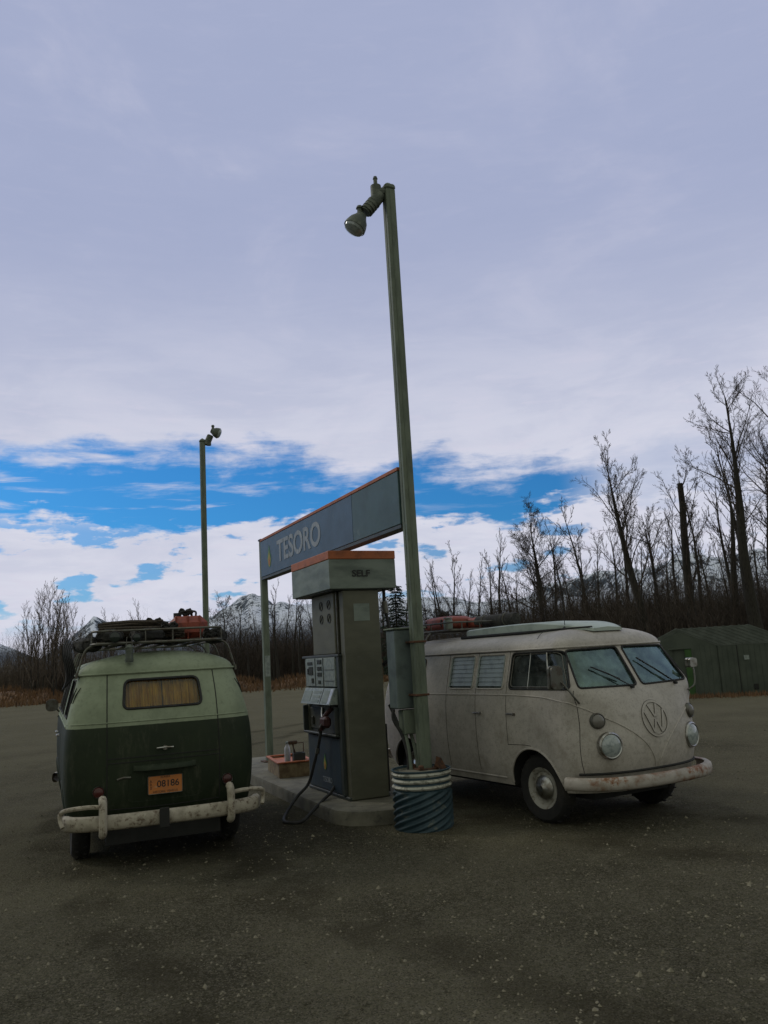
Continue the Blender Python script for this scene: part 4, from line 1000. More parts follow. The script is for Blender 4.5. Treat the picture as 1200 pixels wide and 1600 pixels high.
    for s in (-1, 1):
        b = MB()
        for pts2 in ([(.605, 1.29), (.615, 1.1), (.62, .85), (.60, .50)], [(-.36, 1.70), (-.37, 1.2), (-.37, .74)], [(-.92, 1.70), (-.92, 1.0), (-.92, .45)], [(-1.50, 1.70), (-1.50, 1.0), (-1.50, .45)]):
            b.tube(conf([tuple(p) for p in spline(pts2, 8)], 'side', .0005, s), .0034, 5)
        b.tube(conf([(-.37, .745), (-.1, .755), (.0, .75)], 'side', .0005, s), .003, 5)
        b.build('door_seam', M['dark'], e)
        for x0, z in ((-.86, 1.05), (-.27, 1.055)):
            y = side_y(x0, z); q = MB(); q.tube([(x0 - .07, s * (y + .022), z), (x0 + .03, s * (y + .026), z + .003), (x0 + .05, s * (y + .02), z)], .009, 6); q.tube([(x0 + .04, s * (y - .01), z), (x0 + .04, s * (y + .022), z)], .015, 8); q.tube([(x0 - .065, s * (y - .01), z), (x0 - .065, s * (y + .022), z)], .009, 6)
            q.build('door_handle', M['chrome'], e)
        # swage: along the flank, then sweeping down the nose to a V
        q = MB(); side_pts = [(-2.8, 1.235), (-2, 1.24), (-1, 1.245), (-.3, 1.245), (.15, 1.232), (.36, 1.21), (.46, 1.195)]
        P3 = conf(side_pts, 'side', -.001, s); P3 += conf([(s * .825, 1.178), (s * .79, 1.155), (s * .70, 1.11), (s * .58, 1.04), (s * .42, .955), (s * .27, .86), (s * .14, .75), (s * .05, .62), (s * .01, .50)], 'front', -.001)
        q.tube(spline(P3, 8), .0075, 6); q.build('swage_line', pm, e)
        # sill
        q = MB(); q.tube(conf([(x, .40) for x in [-1.98 + i * .1 for i in range(16)]], 'side', -.002, s), .01, 6); q.build('sill', pm, e)
        for xc, r_ in ((.0, .387), (-2.4, .372)):
            pp = [(xc + r_ * cos(a), .34 + r_ * sin(a)) for a in [pi * (-.02 + 1.04 * i / 28) for i in range(29)]]
            q = MB(); q.tube(conf([p for p in pp if p[1] > .33], 'side', -.001, s), .012, 6); q.build('wheel_arch_lip', pm, e)
        # air louvres high on the rear quarter
        q = MB()
        for k in range(8):
            x_ = -2.62 - k * .036; y0, y1 = side_y(x_, 1.42), side_y(x_, 1.60)
            if x_ > -2.60: continue
        for k in range(2):
            x_ = -2.83 - k * .05; q.tube([Vector((x_, s * (side_y(x_, 1.45) + .002), 1.45)), Vector((x_, s * (side_y(x_, 1.52) + .004), 1.52)), Vector((x_, s * (side_y(x_, 1.59) + .002), 1.59))], [.004, .008, .004], 5)
        q.build('air_louvre', M['dark'], e)
    # headlamps and indicators
    for s in (-1, 1):
        for z, y, r_, nm in ((.79, .585, .112, 'headlight'), (1.0, .625, .066, 'indicator')):
            if nm == 'headlight': z, y = .77, .55
            p = Vector((front_x(s * y, z), s * y, z)); n_ = Vector((1, s * .45 if nm == 'headlight' else s * .5, -.0)).normalized()
            dy = .02; tx = Vector((front_x(s * (y + dy), z), s * (y + dy), z)) - Vector((front_x(s * (y - dy), z), s * (y - dy), z)); tz = Vector((front_x(s * y, z + dy), s * y, z + dy)) - Vector((front_x(s * y, z - dy), s * y, z - dy))
            n_ = tx.cross(tz).normalized(); n_ = n_ if n_.x > 0 else -n_; n_ = (n_ + Vector((.8, 0, 0)) * (1 if nm == 'headlight' else .3)).normalized()
            q = n_.to_track_quat('Z', 'Y').to_matrix(); b = MB()
            b.lathe([(r_ * 1.12, -.07), (r_ * 1.14, .0), (r_ * 1.12, .018), (r_ * 1.0, .03), (r_ * .92, .024)], p, 32, q, cap=False); k = b.build(nm, M['chrome'] if nm != 'indicator' else M['steel'], e)
            b = MB(); b.lathe([(r_ * .95, .022), (r_ * .8, .034), (r_ * .5, .046), (.0005, .052)], p, 32, q); b.build('lens', M['lens'] if nm == 'headlight' else mat('grey_indicator_lens', (.17, .16, .14), .3), k)
    # bumpers
    def bumper(kind):
        b = MB(); fx = front_x if kind == 'front' else rear_x; sg = 1 if kind == 'front' else -1
        path = []
        for i in range(41):
            th = R(-82 + 164 * i / 40); c_, s__ = cos(th), sin(th); sn = math.copysign(1, s__)
            if kind == 'front': path.append((.36 + .60 * c_ ** .74, .885 * sn * abs(s__) ** .74))
            else: path.append((-2.98 - .36 * c_ ** .62, .86 * sn * abs(s__) ** .62))
        prof = [(-.03, .072), (.012, .078), (.034, .055), (.04, .015), (.04, -.02), (.034, -.055), (.012, -.075), (-.03, -.068), (-.012, -.05), (.018, -.02), (.018, .02), (-.012, .05)]
        rows = []
        for i, (x, y) in enumerate(path):
            x0, y0 = path[max(0, i - 1)]; x1, y1 = path[min(40, i + 1)]; n2 = Vector((y1 - y0, -(x1 - x0))).normalized() * (1 if sg > 0 else -1); n2 = n2 if n2.x * sg > 0 or abs(n2.x) < .2 and n2.y * y > 0 else -n2
            rows.append([Vector((x + n2.x * a, y + n2.y * a, (.44 if kind == 'front' else .43) + z * (.78 if kind == 'front' else .84))) for a, z in prof])
        b.grid(rows, closed=True); return b, path
    def paint(nm, base, rusty, lo, hi, sc=6):
        return mat(nm, base, .6, col2=tuple(c_ * .7 for c_ in base), scale=9, stain=rusty, sscale=sc, slo=lo, shi=hi, bump=.3, bscale=30, mapsc=(1, .6, 1))
    fb, path = bumper('front'); bo = fb.build('front_bumper', M['bump_w'] if white else M['bump_g'], e, smooth=60)
    rb, rpath = bumper('rear'); ro = rb.build('rear_bumper', M['bump_g'], e, smooth=50)
    def rx(y): return min(rpath, key=lambda p: abs(p[1] - y))[0]
    b = MB(); b.box((-3.2, .5, .40), (.2, .05, .04)); b.box((-3.2, -.5, .40), (.2, .05, .04)); b.box((.82, .5, .40), (.2, .05, .04)); b.box((.82, -.5, .40), (.2, .05, .04)); b.build('bumper_bracket', M['rust'], e)
    if not white:
        for s in (-1, 1):
            y = s * .555; x = rx(y) - .035
            q = MB(); q.tube(spline([(x + .02, y, .335), (x - .03, y, .36), (x - .045, y, .42), (x - .04, y, .54), (x - .02, y, .61), (x + .03, y, .63)], 5), .035, 10); q.build('overrider', M['bump_g'], ro)
            q = MB(); q.tube(spline([(x - .01, y, .57), (x + .0, y + s * .12, .58), (x + .05, y + s * .27, .57), (x + .12, y + s * .335, .54), (x + .14, y + s * .34, .48), (x + .10, y + s * .32, .42)], 6), .019, 8); q.build('nose_rail', M['bump_g'], ro)
        q = MB(); q.box((-3.398, .04, .43), (.02, .085, .17), None, .006); q.build('gap_plate', M['dark'], ro)
    else:
        q = MB(); q.tube(conf([(-.78 + .078 * i, .515) for i in range(21)], 'front', -.012), .012, 6); q.build('bumper_gap', M['dark'], e)
    # rear end panel lines
    b = MB()
    for pts2 in ([(.49, 1.69), (.50, 1.4), (.505, 1.0), (.505, .52)], [(-.49, 1.69), (-.50, 1.4), (-.505, 1.0), (-.505, .52)], [(-.5, .945), (-.2, .945), (.2, .945), (.5, .945)], [(-.5, .905), (0, .905), (.5, .905)], [(-.5, .50), (0, .49), (.5, .50)]):
        b.tube(conf([tuple(p) for p in spline(pts2, 8)], 'rear', .0005), .0052, 5)
    b.build('panel_seam', M['dark'], e)
    q = MB(); q.tube(conf([(-.84 + i * .04, 1.262) for i in range(43)], 'rear', -.001), .0065, 6); q.build('swage_line', pm, e)
    q = MB(); p = rear_x(0, 1.01); q.tube([(p - .022, .075, 1.008), (p - .034, 0, 1.012), (p - .022, -.075, 1.008)], .009, 6); q.tube([(p + .02, 0, 1.01), (p - .03, 0, 1.01)], .022, 8); q.build('hatch_handle', M['chrome'], e)
    # licence plate and its lamp hood
    if not white:
        xp = rear_x(0, .68) - .02
        q = MB(); q.box((xp, 0, .684), (.006, .305, .158), None, .002); pl = q.build('licence_plate', M['plate'], e)
        q = MB(); fr_ = rounded([(-.153, .605), (.153, .605), (.153, .763), (-.153, .763)], .012, 3); q.tube([(xp - .004, y, z) for y, z in fr_], .004, 5, closed=True); q.build('frame', M['steel'], pl)
        X_ = (0, -1, 0)
        text('08186', .082, 'lettering', M['black'], pl, frameM((xp - .0035, -.025, .688), X_, UPV), sx=.98, ext=.001, bold=.001)
        for k, ch in enumerate('AR0'): text(ch, .036, 'lettering', M['black'], pl, frameM((xp - .0035, .128, .716 - k * .029), X_, UPV), ext=.001)
        text('HISTORIC VEHICLE', .026, 'lettering', M['black'], pl, frameM((xp - .0035, 0, .622), X_, UPV), ext=.001)
        text('ALASKA', .024, 'lettering', M['black'], pl, frameM((xp - .0035, .0, .748), X_, UPV), ext=.001)
        q = MB(); rows = []
        for i in range(13):
            y = -.28 + .56 * i / 12; a = 1 - (abs(y) / .29) ** 3; x0 = rear_x(y, .86)
            rows.append([Vector((x0 + .01, y, .87)), Vector((x0 - .035 * a - .006, y, .872)), Vector((x0 - .075 * a - .006, y, .85)), Vector((x0 - .08 * a - .006, y, .825)), Vector((x0 - .06 * a - .002, y, .82)), Vector((x0 + .01, y, .83))])
        q.grid(rows, closed=True); q.build('plate_lamp_hood', pm, e, smooth=50)
        q = MB(); pr = rounded([(-.34, .55), (.34, .55), (.31, .83), (-.31, .83)], .08); q.tube(conf(dense(pr, .04), 'rear', .002), .0045, 5, closed=True); q.build('engine_lid_recess', pm, e)
        q = MB(); q.tube(conf([(.42 , .76), (.36, .775), (.30, .77)], 'rear', -.002), .01, 6); q.build('badge', M['steel'], e)
        for s in (-1, 1):
            p_ = Vector((rear_x(s * .575, .665), s * .575, .665)); n_ = Vector((-1, s * .12, .03)).normalized(); qq = n_.to_track_quat('Z', 'Y').to_matrix()
            b = MB(); b.lathe([(.052, -.04), (.055, .012), (.05, .022), (.046, .018)], p_, 26, qq, cap=False); k = b.build('tail_light', M['chrome'], e)
            b = MB(); b.lathe([(.047, .014), (.04, .026), (.02, .034), (.0005, .036)], p_, 26, qq); b.build('lens', M['redlens'], k)
    # interior
    b = MB(); b.box((-.35, 0, .95), (.5, 1.3, .16), None, .05); b.box((-.62, 0, 1.2), (.12, 1.3, .5), None, .05); b.build('front_seat', M['seat'], e)
    for s in (-1, 1):
        b = MB(); b.add(conf([(s * .06, 1.645), (s * .64, 1.64), (s * .65, 1.60), (s * .06, 1.585)], 'front', .05), [(0, 1, 2, 3)]); b.build('sun_visor', M['dark'], e, smooth=None)
    b = MB(); b.box((.42, 0, 1.17), (.14, 1.2, .1), None, .03); b.build('dashboard', pm, e)
    b = MB(); c0 = Vector((.12, .38, 1.27)); b.tube([c0 + Vector((.06 * sin(a) * 1.0, .20 * cos(a), .19 * sin(a) * .35 + .0)) * 1 + Vector((.13 * sin(a), 0, 0)) for a in [i * pi / 12 for i in range(24)]], .011, 6, closed=True); b.tube([c0, c0 + Vector((.2, 0, -.25))], .018, 6); b.build('steering_wheel', M['dark'], e)
    if not white:
        b = MB(); rows = []
        for k in range(2):
            row = []
            for i in range(120):
                y = -.40 + .80 * i / 119; x = rear_x(y, 1.34 + .33 * k, .07) + .012 * sin(i * 1.15) + .006 * sin(i * 2.9); row.append(Vector((x, y, 1.34 + .33 * k)))
            rows.append(row)
        b.grid(rows); b.build('curtain', M['curtain'], e, smooth=60)
        b = MB(); b.tube(conf([(0, 1.38), (0, 1.63)], 'rear', .05), .004, 4); b.build('curtain_gap', M['dark'], e)
    else:
        for s in (-1, 1):
            b = MB(); rows = [[Vector((-1.46 + i * .011, s * (side_y(-1, 1.3 + .36 * k) - .045 + .004 * sin(i * 1.1)), 1.31 + .35 * k)) for i in range(95)] for k in range(2)]
            b.grid(rows); b.build('curtain', M['whitecurtain'], e, smooth=60)
    return e, body, pm

M['louvre'] = mat('frosted_louvre_glass', (.30, .35, .37), .3, col2=(.23, .27, .29), scale=12)
M['whitecurtain'] = mat('pale_curtain', (.52, .55, .56), .9, col2=(.3, .32, .35), scale=8)
M['bump_w'] = mat('rust_streaked_bumper_paint', (.40, .365, .32), .6, col2=(.30, .265, .22), scale=9, stain=(.20, .095, .045), sscale=3.6, slo=.50, shi=.66, bump=.3, bscale=30, mapsc=(1, .8, 1))
def rust_bumper():
    m_ = M['bump_w']; nt = m_.node_tree; h = G(nt); b = nt.nodes['Principled BSDF']; src = b.inputs['Base Color'].links[0].from_socket
    t = h.n('ShaderNodeTexCoord'); s_ = h.n('ShaderNodeSeparateXYZ'); h.put(s_.inputs[0], t.outputs['Object'])
    k = None
    for yc, wd in ((-.62, .20), (.38, .24)):
        q = h.step(h.m('ABSOLUTE', h.m('SUBTRACT', s_.outputs[1], yc)), wd, .02); k = q if k is None else h.m('MAXIMUM', k, q)
    up_ = h.step(s_.outputs[2], .40, .47)
    n_ = h.m('ADD', h.noise(t.outputs['Object'], 11, 9, .75), h.m('MULTIPLY', h.m('MULTIPLY', k, up_), .16))
    c = h.mix(h.step(n_, .56, .68), src, (.22, .095, .035, 1)); c = h.mix(h.step(n_, .68, .76), c, (.07, .03, .018, 1))
    h.put(b.inputs['Base Color'], c)
rust_bumper()
M['bump_g'] = mat('chipped_cream_bumper_paint', (.40, .36, .28), .65, col2=(.28, .25, .19), scale=9, stain=(.11, .075, .045), sscale=20, slo=.50, shi=.66, bump=.4, bscale=30)
M['plate'] = mat('orange_plate', (.50, .17, .035), .6, col2=(.42, .16, .05), scale=20, stain=(.45, .30, .18), sscale=14, slo=.6, shi=.7)

# -------------------------------------------------- white van
W_, bodyW, pmW = make_van(('camper_van', (2.0818, 9.0042, 0), -1.0472, 'dirty white split windscreen camper van with rust streaked bumper, seen from its front corner'), 'white')
def emblem():
    c = Vector((front_x(0, .975), 0, .975)); r_ = .162; b = MB(); y0 = .03
    def pt(y, z, o=.006): return Vector((front_x(y0 + y, .975 + z) + o, y0 + y, .975 + z))
    def band(path, hw, closed=False):
        P = [Vector(p) for p in path]; n = len(P); L_ = []; R_ = []
        for i in range(n):
            t = (P[(i + 1) % n] - P[i - 1]) if closed else (P[min(i + 1, n - 1)] - P[max(i - 1, 0)])
            t.normalize(); nn = Vector((-t.y, t.x)); L_.append(P[i] + nn * hw); R_.append(P[i] - nn * hw)
        rows = [[pt(*q, .0) for q in L_], [pt(*q, .009) for q in L_], [pt(*q, .009) for q in R_], [pt(*q, .0) for q in R_]]
        b.grid(rows, closed=closed)
        for s_ in (L_, R_): edge.tube([pt(*q, .004) for q in s_], .0030, 4, closed=closed)
    edge = MB()
    circ = [(r_ * cos(a), r_ * sin(a)) for a in [i * 2 * pi / 48 for i in range(48)]]
    band(circ, .011, True)
    def seg(a, c_, n=5): return [(a[0] + (c_[0] - a[0]) * i / n, a[1] + (c_[1] - a[1]) * i / n) for i in range(n + 1)]
    for s in (-1, 1):
        band(seg((s * .055, .135), (s * .004, .018)), .011)                       # V
        band(seg((s * .125, .078), (s * .052, -.125)), .011); band(seg((s * .050, -.125), (s * .006, -.01)), .011)   # W
    k = b.build('emblem', pmW, W_); edge.build('emblem_edge', M['dark'], k)
emblem()
def wipers():
    for y0, z0, y1, z1 in ((-.30, 1.30, -.52, 1.52), (.40, 1.30, .16, 1.52)):
        for s in (1,):
            pass
    for a, m_, c_ in (((-.13, 1.285), (-.36, 1.43), (-.50, 1.50)), ((.50, 1.285), (.30, 1.44), (.14, 1.56))):
        b = MB(); f = lambda p, o: Vector((front_x(*p) + o, *p)); b.tube([f(a, .0), f(a, .04)], .014, 8)
        b.tube([f(a, .035), f(m_, .03)], .006, 6); b.build('wiper_arm', M['black'], W_)
        d = Vector((c_[0] - m_[0], c_[1] - m_[1])); q0 = (m_[0] - d.x * .9, m_[1] - d.y * .9)
        b = MB(); b.tube([f(q0, .018), f(m_, .024), f(c_, .018)], .008, 6); b.build('wiper_blade', M['black'], W_)
wipers()
def mirror(par, s, arm, head, ry, rz_, m_, rnd_=False):
    b = MB(); b.tube(spline(arm, 6), .009, 6); k = b.build('mirror_arm', M['steel'], par)
    b = MB(); hx, hy, hz = head
    pr = rounded([(-ry, -rz_), (ry, -rz_), (ry, rz_), (-ry, rz_)], ry * (.95 if rnd_ else .5), 6)
    b.prism([(p[0] * .9, p[1] * .9) for p in pr], lambda p, t: Vector((hx + t, hy + p[0], hz + p[1])), .015, .045); b.prism(pr, lambda p, t: Vector((hx + t, hy + p[0], hz + p[1])), -.015, .014)
    b.build('mirror', m_, par); return k
mirror(W_, -1, [(.64, -.76, 1.17), (.66, -.84, 1.24), (.60, -.90, 1.36), (.56, -.93, 1.40)], (.54, -.95, 1.42), .075, .115, M['steel'])
mirror(W_, 1, [(.66, .72, 1.20), (.68, .80, 1.25), (.66, .84, 1.38), (.62, .86, 1.44)], (.60, .87, 1.47), .06, .05, M['chrome'])
def roof_hatch():
    b = MB(); n = 26; rows = []
    prof = lambda x: (1.845 + .075 * min(1, max(0, (x + 1.75) / 1.2)) + .0)     # underside rises forward with the roof
    for i in range(n + 1):
        t = i / n; x = -1.66 + 2.0 * t
        zt = 1.965 + .02 * sin(t * pi * 1.0) - (.085 * max(0, (t - .6) / .4) ** 2); zb = 1.87
        zb = min(zb, zt - .03); w_ = .45 * (1 - .55 * max(0, (t - .62) / .38) ** 2) * (1 - .15 * max(0, (.06 - t) / .06))
        rows.append([Vector((x, -w_, zb)), Vector((x, -w_ * .985, zt - .012)), Vector((x, -w_ * .93, zt)), Vector((x, 0, zt + .012)), Vector((x, w_ * .93, zt)), Vector((x, w_ * .985, zt - .012)), Vector((x, w_, zb))])
    b.grid(rows); b.f.append(tuple(range(7))); b.mi.append(0); b.f.append(tuple(range(n * 7, n * 7 + 7))); b.mi.append(0)
    h_ = b.build('roof_hatch', mat('pale_green_hatch_paint', (.40, .46, .41), .55, col2=(.30, .35, .31), scale=5), W_, smooth=40)
    b = MB(); 
    for s in (-1, 1): b.tube([(-1.66 + 1.99 * t / 12, s * .456 * (1 - .55 * max(0, (t / 12 - .62) / .38) ** 2), 1.882 + .016 * min(1, max(0, (t / 12 - .6) * 2.5))) for t in range(13)], [.019] * 8 + [.016, .014, .012, .010, .008], 6)
    b.build('seal', M['rubber'], h_)
roof_hatch()
def antenna():
    z = 1.915; b = MB(); b.lathe([(.055, 0), (.05, .012), (.02, .022), (.012, .04)], (.06, -.33, z - .03), 16); b.build('antenna_base', M['rubber'], W_)
    b = MB(); b.tube([(.06, -.33, z), (.055, -.33, z + .55)], [.004, .002], 5); b.build('antenna', M['black'], W_)
    b = MB(); b.tube(spline([(.05, -.36, z - .02), (-.05, -.52, 1.88), (-.02, -.66, 1.79), (.05, -.735, 1.715)], 6), .003, 4); b.build('antenna_cable', M['black'], W_)
antenna()

# -------------------------------------------------- green van
G_, bodyG, pmG = make_van(('camper_van', (-3.3654, 10.7899, 0), 1.9676, 'two tone sage and dark green camper van seen from behind, roof rack piled with gear'), 'green')
mirror(G_, 1, [(.35, .80, 1.24), (.30, .86, 1.28), (.28, .89, 1.33)], (.27, .93, 1.35), .075, .075, M['steel'], True)

# roof racks (bolted on: parts of the vans)
def rack(par, x0, x1, hw, zb, zt, wood=True):
    b = MB()
    cs = [(x0, -hw), (x1, -hw), (x1, hw), (x0, hw)]; rr_ = rounded(cs, .12)
    b.tube([(x, y, zt) for x, y in rr_], .012, 6, closed=True); b.tube([(x, y, zb) for x, y in rr_], .014, 6, closed=True)
    n = int((x1 - x0) / .35)
    for i in range(n + 1):
        x = x0 + .08 + (x1 - x0 - .16) * i / n
        for s in (-1, 1):
            b.tube([(x, s * hw, zb), (x, s * hw, zt)], .009, 6)
            if i % 2 == 0: b.tube(spline([(x, s * (hw - .02), zb), (x, s * (hw + .06), zb - .06), (x, s * .735, 1.76), (x, s * .752, 1.70)], 5), .011, 6); b.box((x, s * .755, 1.70), (.05, .02, .05))
    for y in (-.4, -.13, .13, .4):
        for x in (x0, x1): b.tube([(x, y, zb), (x, y, zt)], .008, 6)
    k = b.build('roof_rack', M['steel'], par)
    b = MB(); m = 7
    for i in range(m): b.box(((x0 + x1) / 2, -hw + .08 + (2 * hw - .16) * i / (m - 1), zb + .012), (x1 - x0 - .05, .075, .018), None, .003)
    b.build('slat', M['wood'], k); return k
rack(G_, -2.85, -.75, .62, 1.985, 2.105)
rack(W_, -3.0, -1.72, .56, 1.985, 2.08)

# things carried on the racks (each rests on its rack: a thing of its own)
def vloc(van, p): return Matrix.Translation(van.location) @ Matrix.Rotation(van.rotation_euler.z, 4, 'Z') @ Vector(p)
def lump(b, c, d, seed, n=3, amt=.12, flatb=True):
    """soft bag: noisy superellipsoid"""
    from mathutils import noise as N
    rows = []; nu, nv = 26, 16
    for i in range(nv + 1):
        ph = -pi / 2 + pi * i / nv; row = []
        for j in range(nu):
            th = 2 * pi * j / nu; f = lambda a, e_: math.copysign(abs(a) ** e_, a)
            p = Vector((f(cos(ph), .5) * f(cos(th), .6), f(cos(ph), .5) * f(sin(th), .6), f(sin(ph), .6)))
            k = 1 + amt * N.noise(p * n + Vector((seed, 0, 0))) + amt * .5 * N.noise(p * n * 2.7 + Vector((0, seed, 0)))
            row.append(Vector((c[0] + p.x * d[0] / 2 * k, c[1] + p.y * d[1] / 2 * k, c[2] + p.z * d[2] / 2 * k)))
        rows.append(row)
    b.grid(rows, closed=True)
def cargo(van, name, p, label, cat, rz=0, group=None):
    return empty(name, vloc(van, p), van.rotation_euler.z + rz, label, cat, group)
ZB = 2.005
def red_drum(van, p, L_, r_, rz, label):
    k = cargo(van, 'fuel_can', p, label, 'fuel can', rz)
    b = MB(); b.box((0, 0, r_), (L_, r_ * 1.75, r_ * 1.95), None, .07)
    for t in (-.3, 0, .3): b.box((t * L_, 0, r_), (.02, r_ * 1.79, r_ * 1.99), None, .06)
    b.build('can_body', M['redcan'], k)
    b = MB(); b.tube(spline([(-.08, 0, r_ * 1.95), (-.07, 0, r_ * 1.95 + .05), (.07, 0, r_ * 1.95 + .05), (.08, 0, r_ * 1.95)], 5), .012, 6); b.build('handle', M['black'], k)
    b = MB(); b.tube([(L_ * .3, 0, r_ * 1.9), (L_ * .3, 0, r_ * 1.95 + .04)], .03, 10); b.build('cap', M['black'], k)
red_drum(G_, (-2.35, -.36, ZB), .40, .125, R(80), 'large rusty red fuel can standing on the green van rack')
def bag(van, p, d, seed, label, rz=0, m_='blackbag', name='duffel_bag', amt=.2):
    k = cargo(van, name, p, label, 'bag', rz); b = MB(); lump(b, (0, 0, d[2] / 2), d, seed, 3, amt); b.build('bag_body', M[m_], k, smooth=80)
    b = MB()
    for t in (-.28, .28): b.tube([(t * d[0], d[1] / 2 * 1.02 * cos(a), d[2] / 2 + d[2] / 2 * 1.04 * sin(a)) for a in [i * pi / 10 for i in range(20)]], .009, 5, closed=True)
    b.build('strap', M['rubber'], k)
bag(G_, (-2.3, -.02, ZB), (.5, .34, .15), 3, 'low black bag in the middle of the green van rack')
bag(G_, (-1.75, -.18, ZB), (.5, .5, .2), 9, 'black duffel bag behind the red can on the green van rack')
bag(G_, (-1.5, .32, ZB), (.5, .36, .13), 12, 'flat black bag on the left of the green van rack')
bag(G_, (-2.55, -.60, 1.96), (.35, .2, .13), 15, 'dark bundle hanging over the right edge of the green van rack')
bag(G_, (-2.45, .64, 1.93), (.34, .2, .13), 19, 'dark bundle hanging over the left edge of the green van rack', rz=.4)
def sticks(van, p, label, n, L_, seed, rz):
    k = cargo(van, 'firewood_bundle', p, label, 'firewood', rz); rg = random.Random(seed)
    for i in range(n):
        b = MB(); y = rg.uniform(-.09, .09); z = .02 + rg.random() * .09; a = rg.uniform(-.15, .15); l = L_ * rg.uniform(.7, 1)
        b.tube([(-l / 2, y - a * .3, z), (0, y, z + .01), (l / 2, y + a * .3, z + rg.uniform(-.01, .03))], rg.uniform(.012, .022), 6); b.build('stick', M['wood'], k)
sticks(G_, (-2.5, .1, ZB), 'bundle of sticks lying across the back of the green van rack', 9, .8, 2, R(86))
def rope(van, p, label, rad, seed, rz=0):
    k = tag(link('rope_coil', None), label, 'rope') if False else None
    rg = random.Random(seed); b = MB(); pts = []
    for i in range(120):
        a = i * .33; rr_ = rad * (1 + .15 * sin(i * .7)) ; pts.append((rr_ * cos(a), rr_ * .8 * sin(a), .02 + .05 * abs(sin(i * .21)) + .02 * sin(i * 1.3)))
    b.tube(pts, .010, 5); o = b.build('rope_coil', M['blackbag'], None); tag(o, label, 'rope'); o.location = vloc(van, p); o.rotation_euler = (0, 0, van.rotation_euler.z + rz)
rope(G_, (-2.62, -.13, ZB + .09), 'dark coiled rope heaped beside the red can', .09, 1)
rope(G_, (-2.2, -.36, ZB + .245), 'dark coiled rope on top of the red can', .08, 5)
def worklight(van, p, r_, label):
    k = cargo(van, 'work_light', p, label, 'lamp'); q = Matrix.Rotation(-pi / 2, 3, 'Y')
    b = MB(); b.lathe([(.0005, -.07), (r_ * .6, -.06), (r_ * .95, -.01), (r_, .02), (r_ * .9, .025)], (0, 0, r_), 20, q, cap=False); b.build('lamp_housing', M['black'], k)
    b = MB(); b.lathe([(r_ * .9, .02), (r_ * .5, .03), (.0005, .033)], (0, 0, r_), 20, q); b.build('lens', M['screen'], k)
    b = MB(); b.tube([(0, 0, 0), (0, 0, r_ * .3)], .01, 6); b.build('stem', M['steel'], k)
worklight(G_, (-2.92, .42, 1.99), .055, 'left round work light on the back of the green van rack')
worklight(G_, (-2.92, .22, 1.99), .042, 'smaller round work light right of the other one on the rack')
k = cargo(G_, 'camping_lantern', (-2.94, .29, 1.80), 'dark lantern hanging from the back of the green van rack', 'lantern')
b = MB(); b.lathe([(.0005, 0), (.035, 0), (.04, .02), (.036, .04), (.036, .12), (.04, .14), (.02, .165), (.0005, .17)], n=18); b.build('lantern_body', M['lampmetal'], k)
b = MB(); b.tube([(.0, -.03, .14), (.02, -.02, .24), (.02, .02, .24), (0, .03, .14)], .004, 5); b.build('handle', M['steel'], k)
# bicycle-style loops of cable hanging over the left flank
b = MB()
for i in range(5):
    r_ = .19 + .02 * i; b.tube([(-2.2 + i * .05 + r_ * cos(a), .775 + .015 * i + .02 * sin(3 * a), 1.83 + r_ * .95 * sin(a)) for a in [j * 2 * pi / 30 for j in range(30)]], .009, 5, closed=True)
o = b.build('coiled_hose', M['rubber']); tag(o, 'loops of black hose hanging over the left side of the green van', 'hose'); o.location = G_.location; o.rotation_euler = G_.rotation_euler
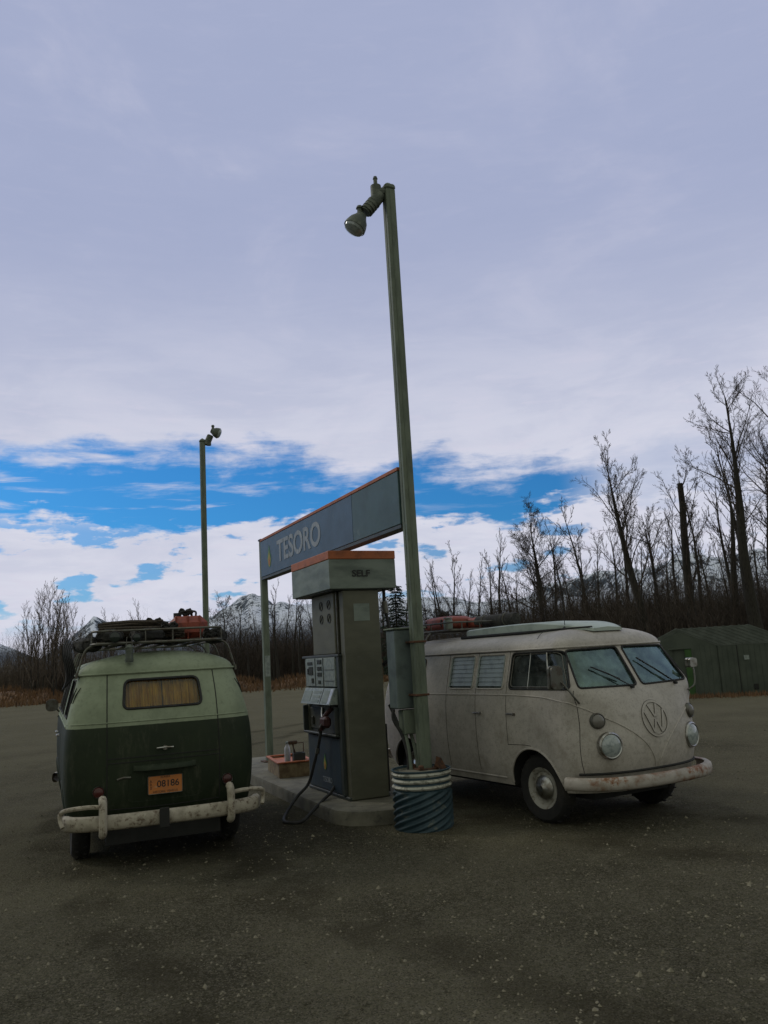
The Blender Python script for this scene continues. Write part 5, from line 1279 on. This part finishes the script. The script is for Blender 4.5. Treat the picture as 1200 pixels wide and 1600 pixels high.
# white van load
bag(W_, (-2.60, .0, ZB - .0), (.66, .5, .19), 31, 'plump faded red bag at the back of the white van rack', m_='redcan', name='dry_bag', amt=.08)
bag(W_, (-2.12, .22, ZB), (.55, .3, .15), 33, 'long flat red bag beside the black roll on the white van rack', m_='redcan', name='dry_bag', amt=.08)
k = cargo(W_, 'sleeping_mat', (-1.72, .14, ZB), 'long black rolled mat lying forward of the red bags on the white van', 'roll')
b = MB(); b.lathe([(.0005, -.4), (.07, -.4), (.078, -.38), (.078, .38), (.07, .4), (.0005, .4)], (0, 0, .078), 20, Matrix.Rotation(pi / 2, 3, 'Y')); b.build('roll_body', M['blackbag'], k)
b = MB()
for t in (-.22, .22): b.tube([(t, .081 * cos(a), .078 + .081 * sin(a)) for a in [i * pi / 8 for i in range(16)]], .008, 5, closed=True)
b.build('strap', M['steel'], k)
k = cargo(W_, 'water_can', (-2.05, -.38, ZB), 'small pale green can at the edge of the white van rack', 'can')
b = MB(); b.lathe([(.0005, 0), (.055, 0), (.058, .015), (.058, .11), (.045, .13), (.0005, .135)], n=20); b.build('can_body', M['header'], k)
b = MB(); b.lathe([(.0005, .135), (.06, .137), (.058, .15), (.0005, .155)], n=20); b.build('lid', M['white'], k)
rope(W_, (-2.72, .0, ZB + .175), 'dark rope coil on top of the plump red bag', .08, 8)
# more load on the green van: jumble seen against the sky
sticks(G_, (-2.50, .24, ZB + .09), 'thin poles lying on top of the bags on the green van rack', 6, .7, 8, R(80))
bag(G_, (-2.72, .10, ZB), (.22, .3, .11), 41, 'small dark sack at the back edge of the green van rack', rz=.3)
bag(G_, (-2.55, .44, ZB), (.3, .24, .12), 47, 'dark sack behind the round work lights')
bag(G_, (-1.2, -.36, ZB), (.5, .4, .17), 49, 'black bag toward the front right of the green van rack')
rope(G_, (-2.75, -.52, ZB), 'dark tangle of rope at the right end of the green van rack', .08, 11)
rope(G_, (-2.3, -.02, ZB + .15), 'dark rope heap in the middle of the green van load', .10, 13)
k = cargo(G_, 'tarpaulin', (-1.9, .1, ZB + .12), 'dark green tarpaulin folded over the middle of the green van load', 'tarpaulin')
b = MB(); lump(b, (0, 0, .05), (.9, .5, .13), 71, 5, .35); b.build('sheet', M['spruce'], k, smooth=80)
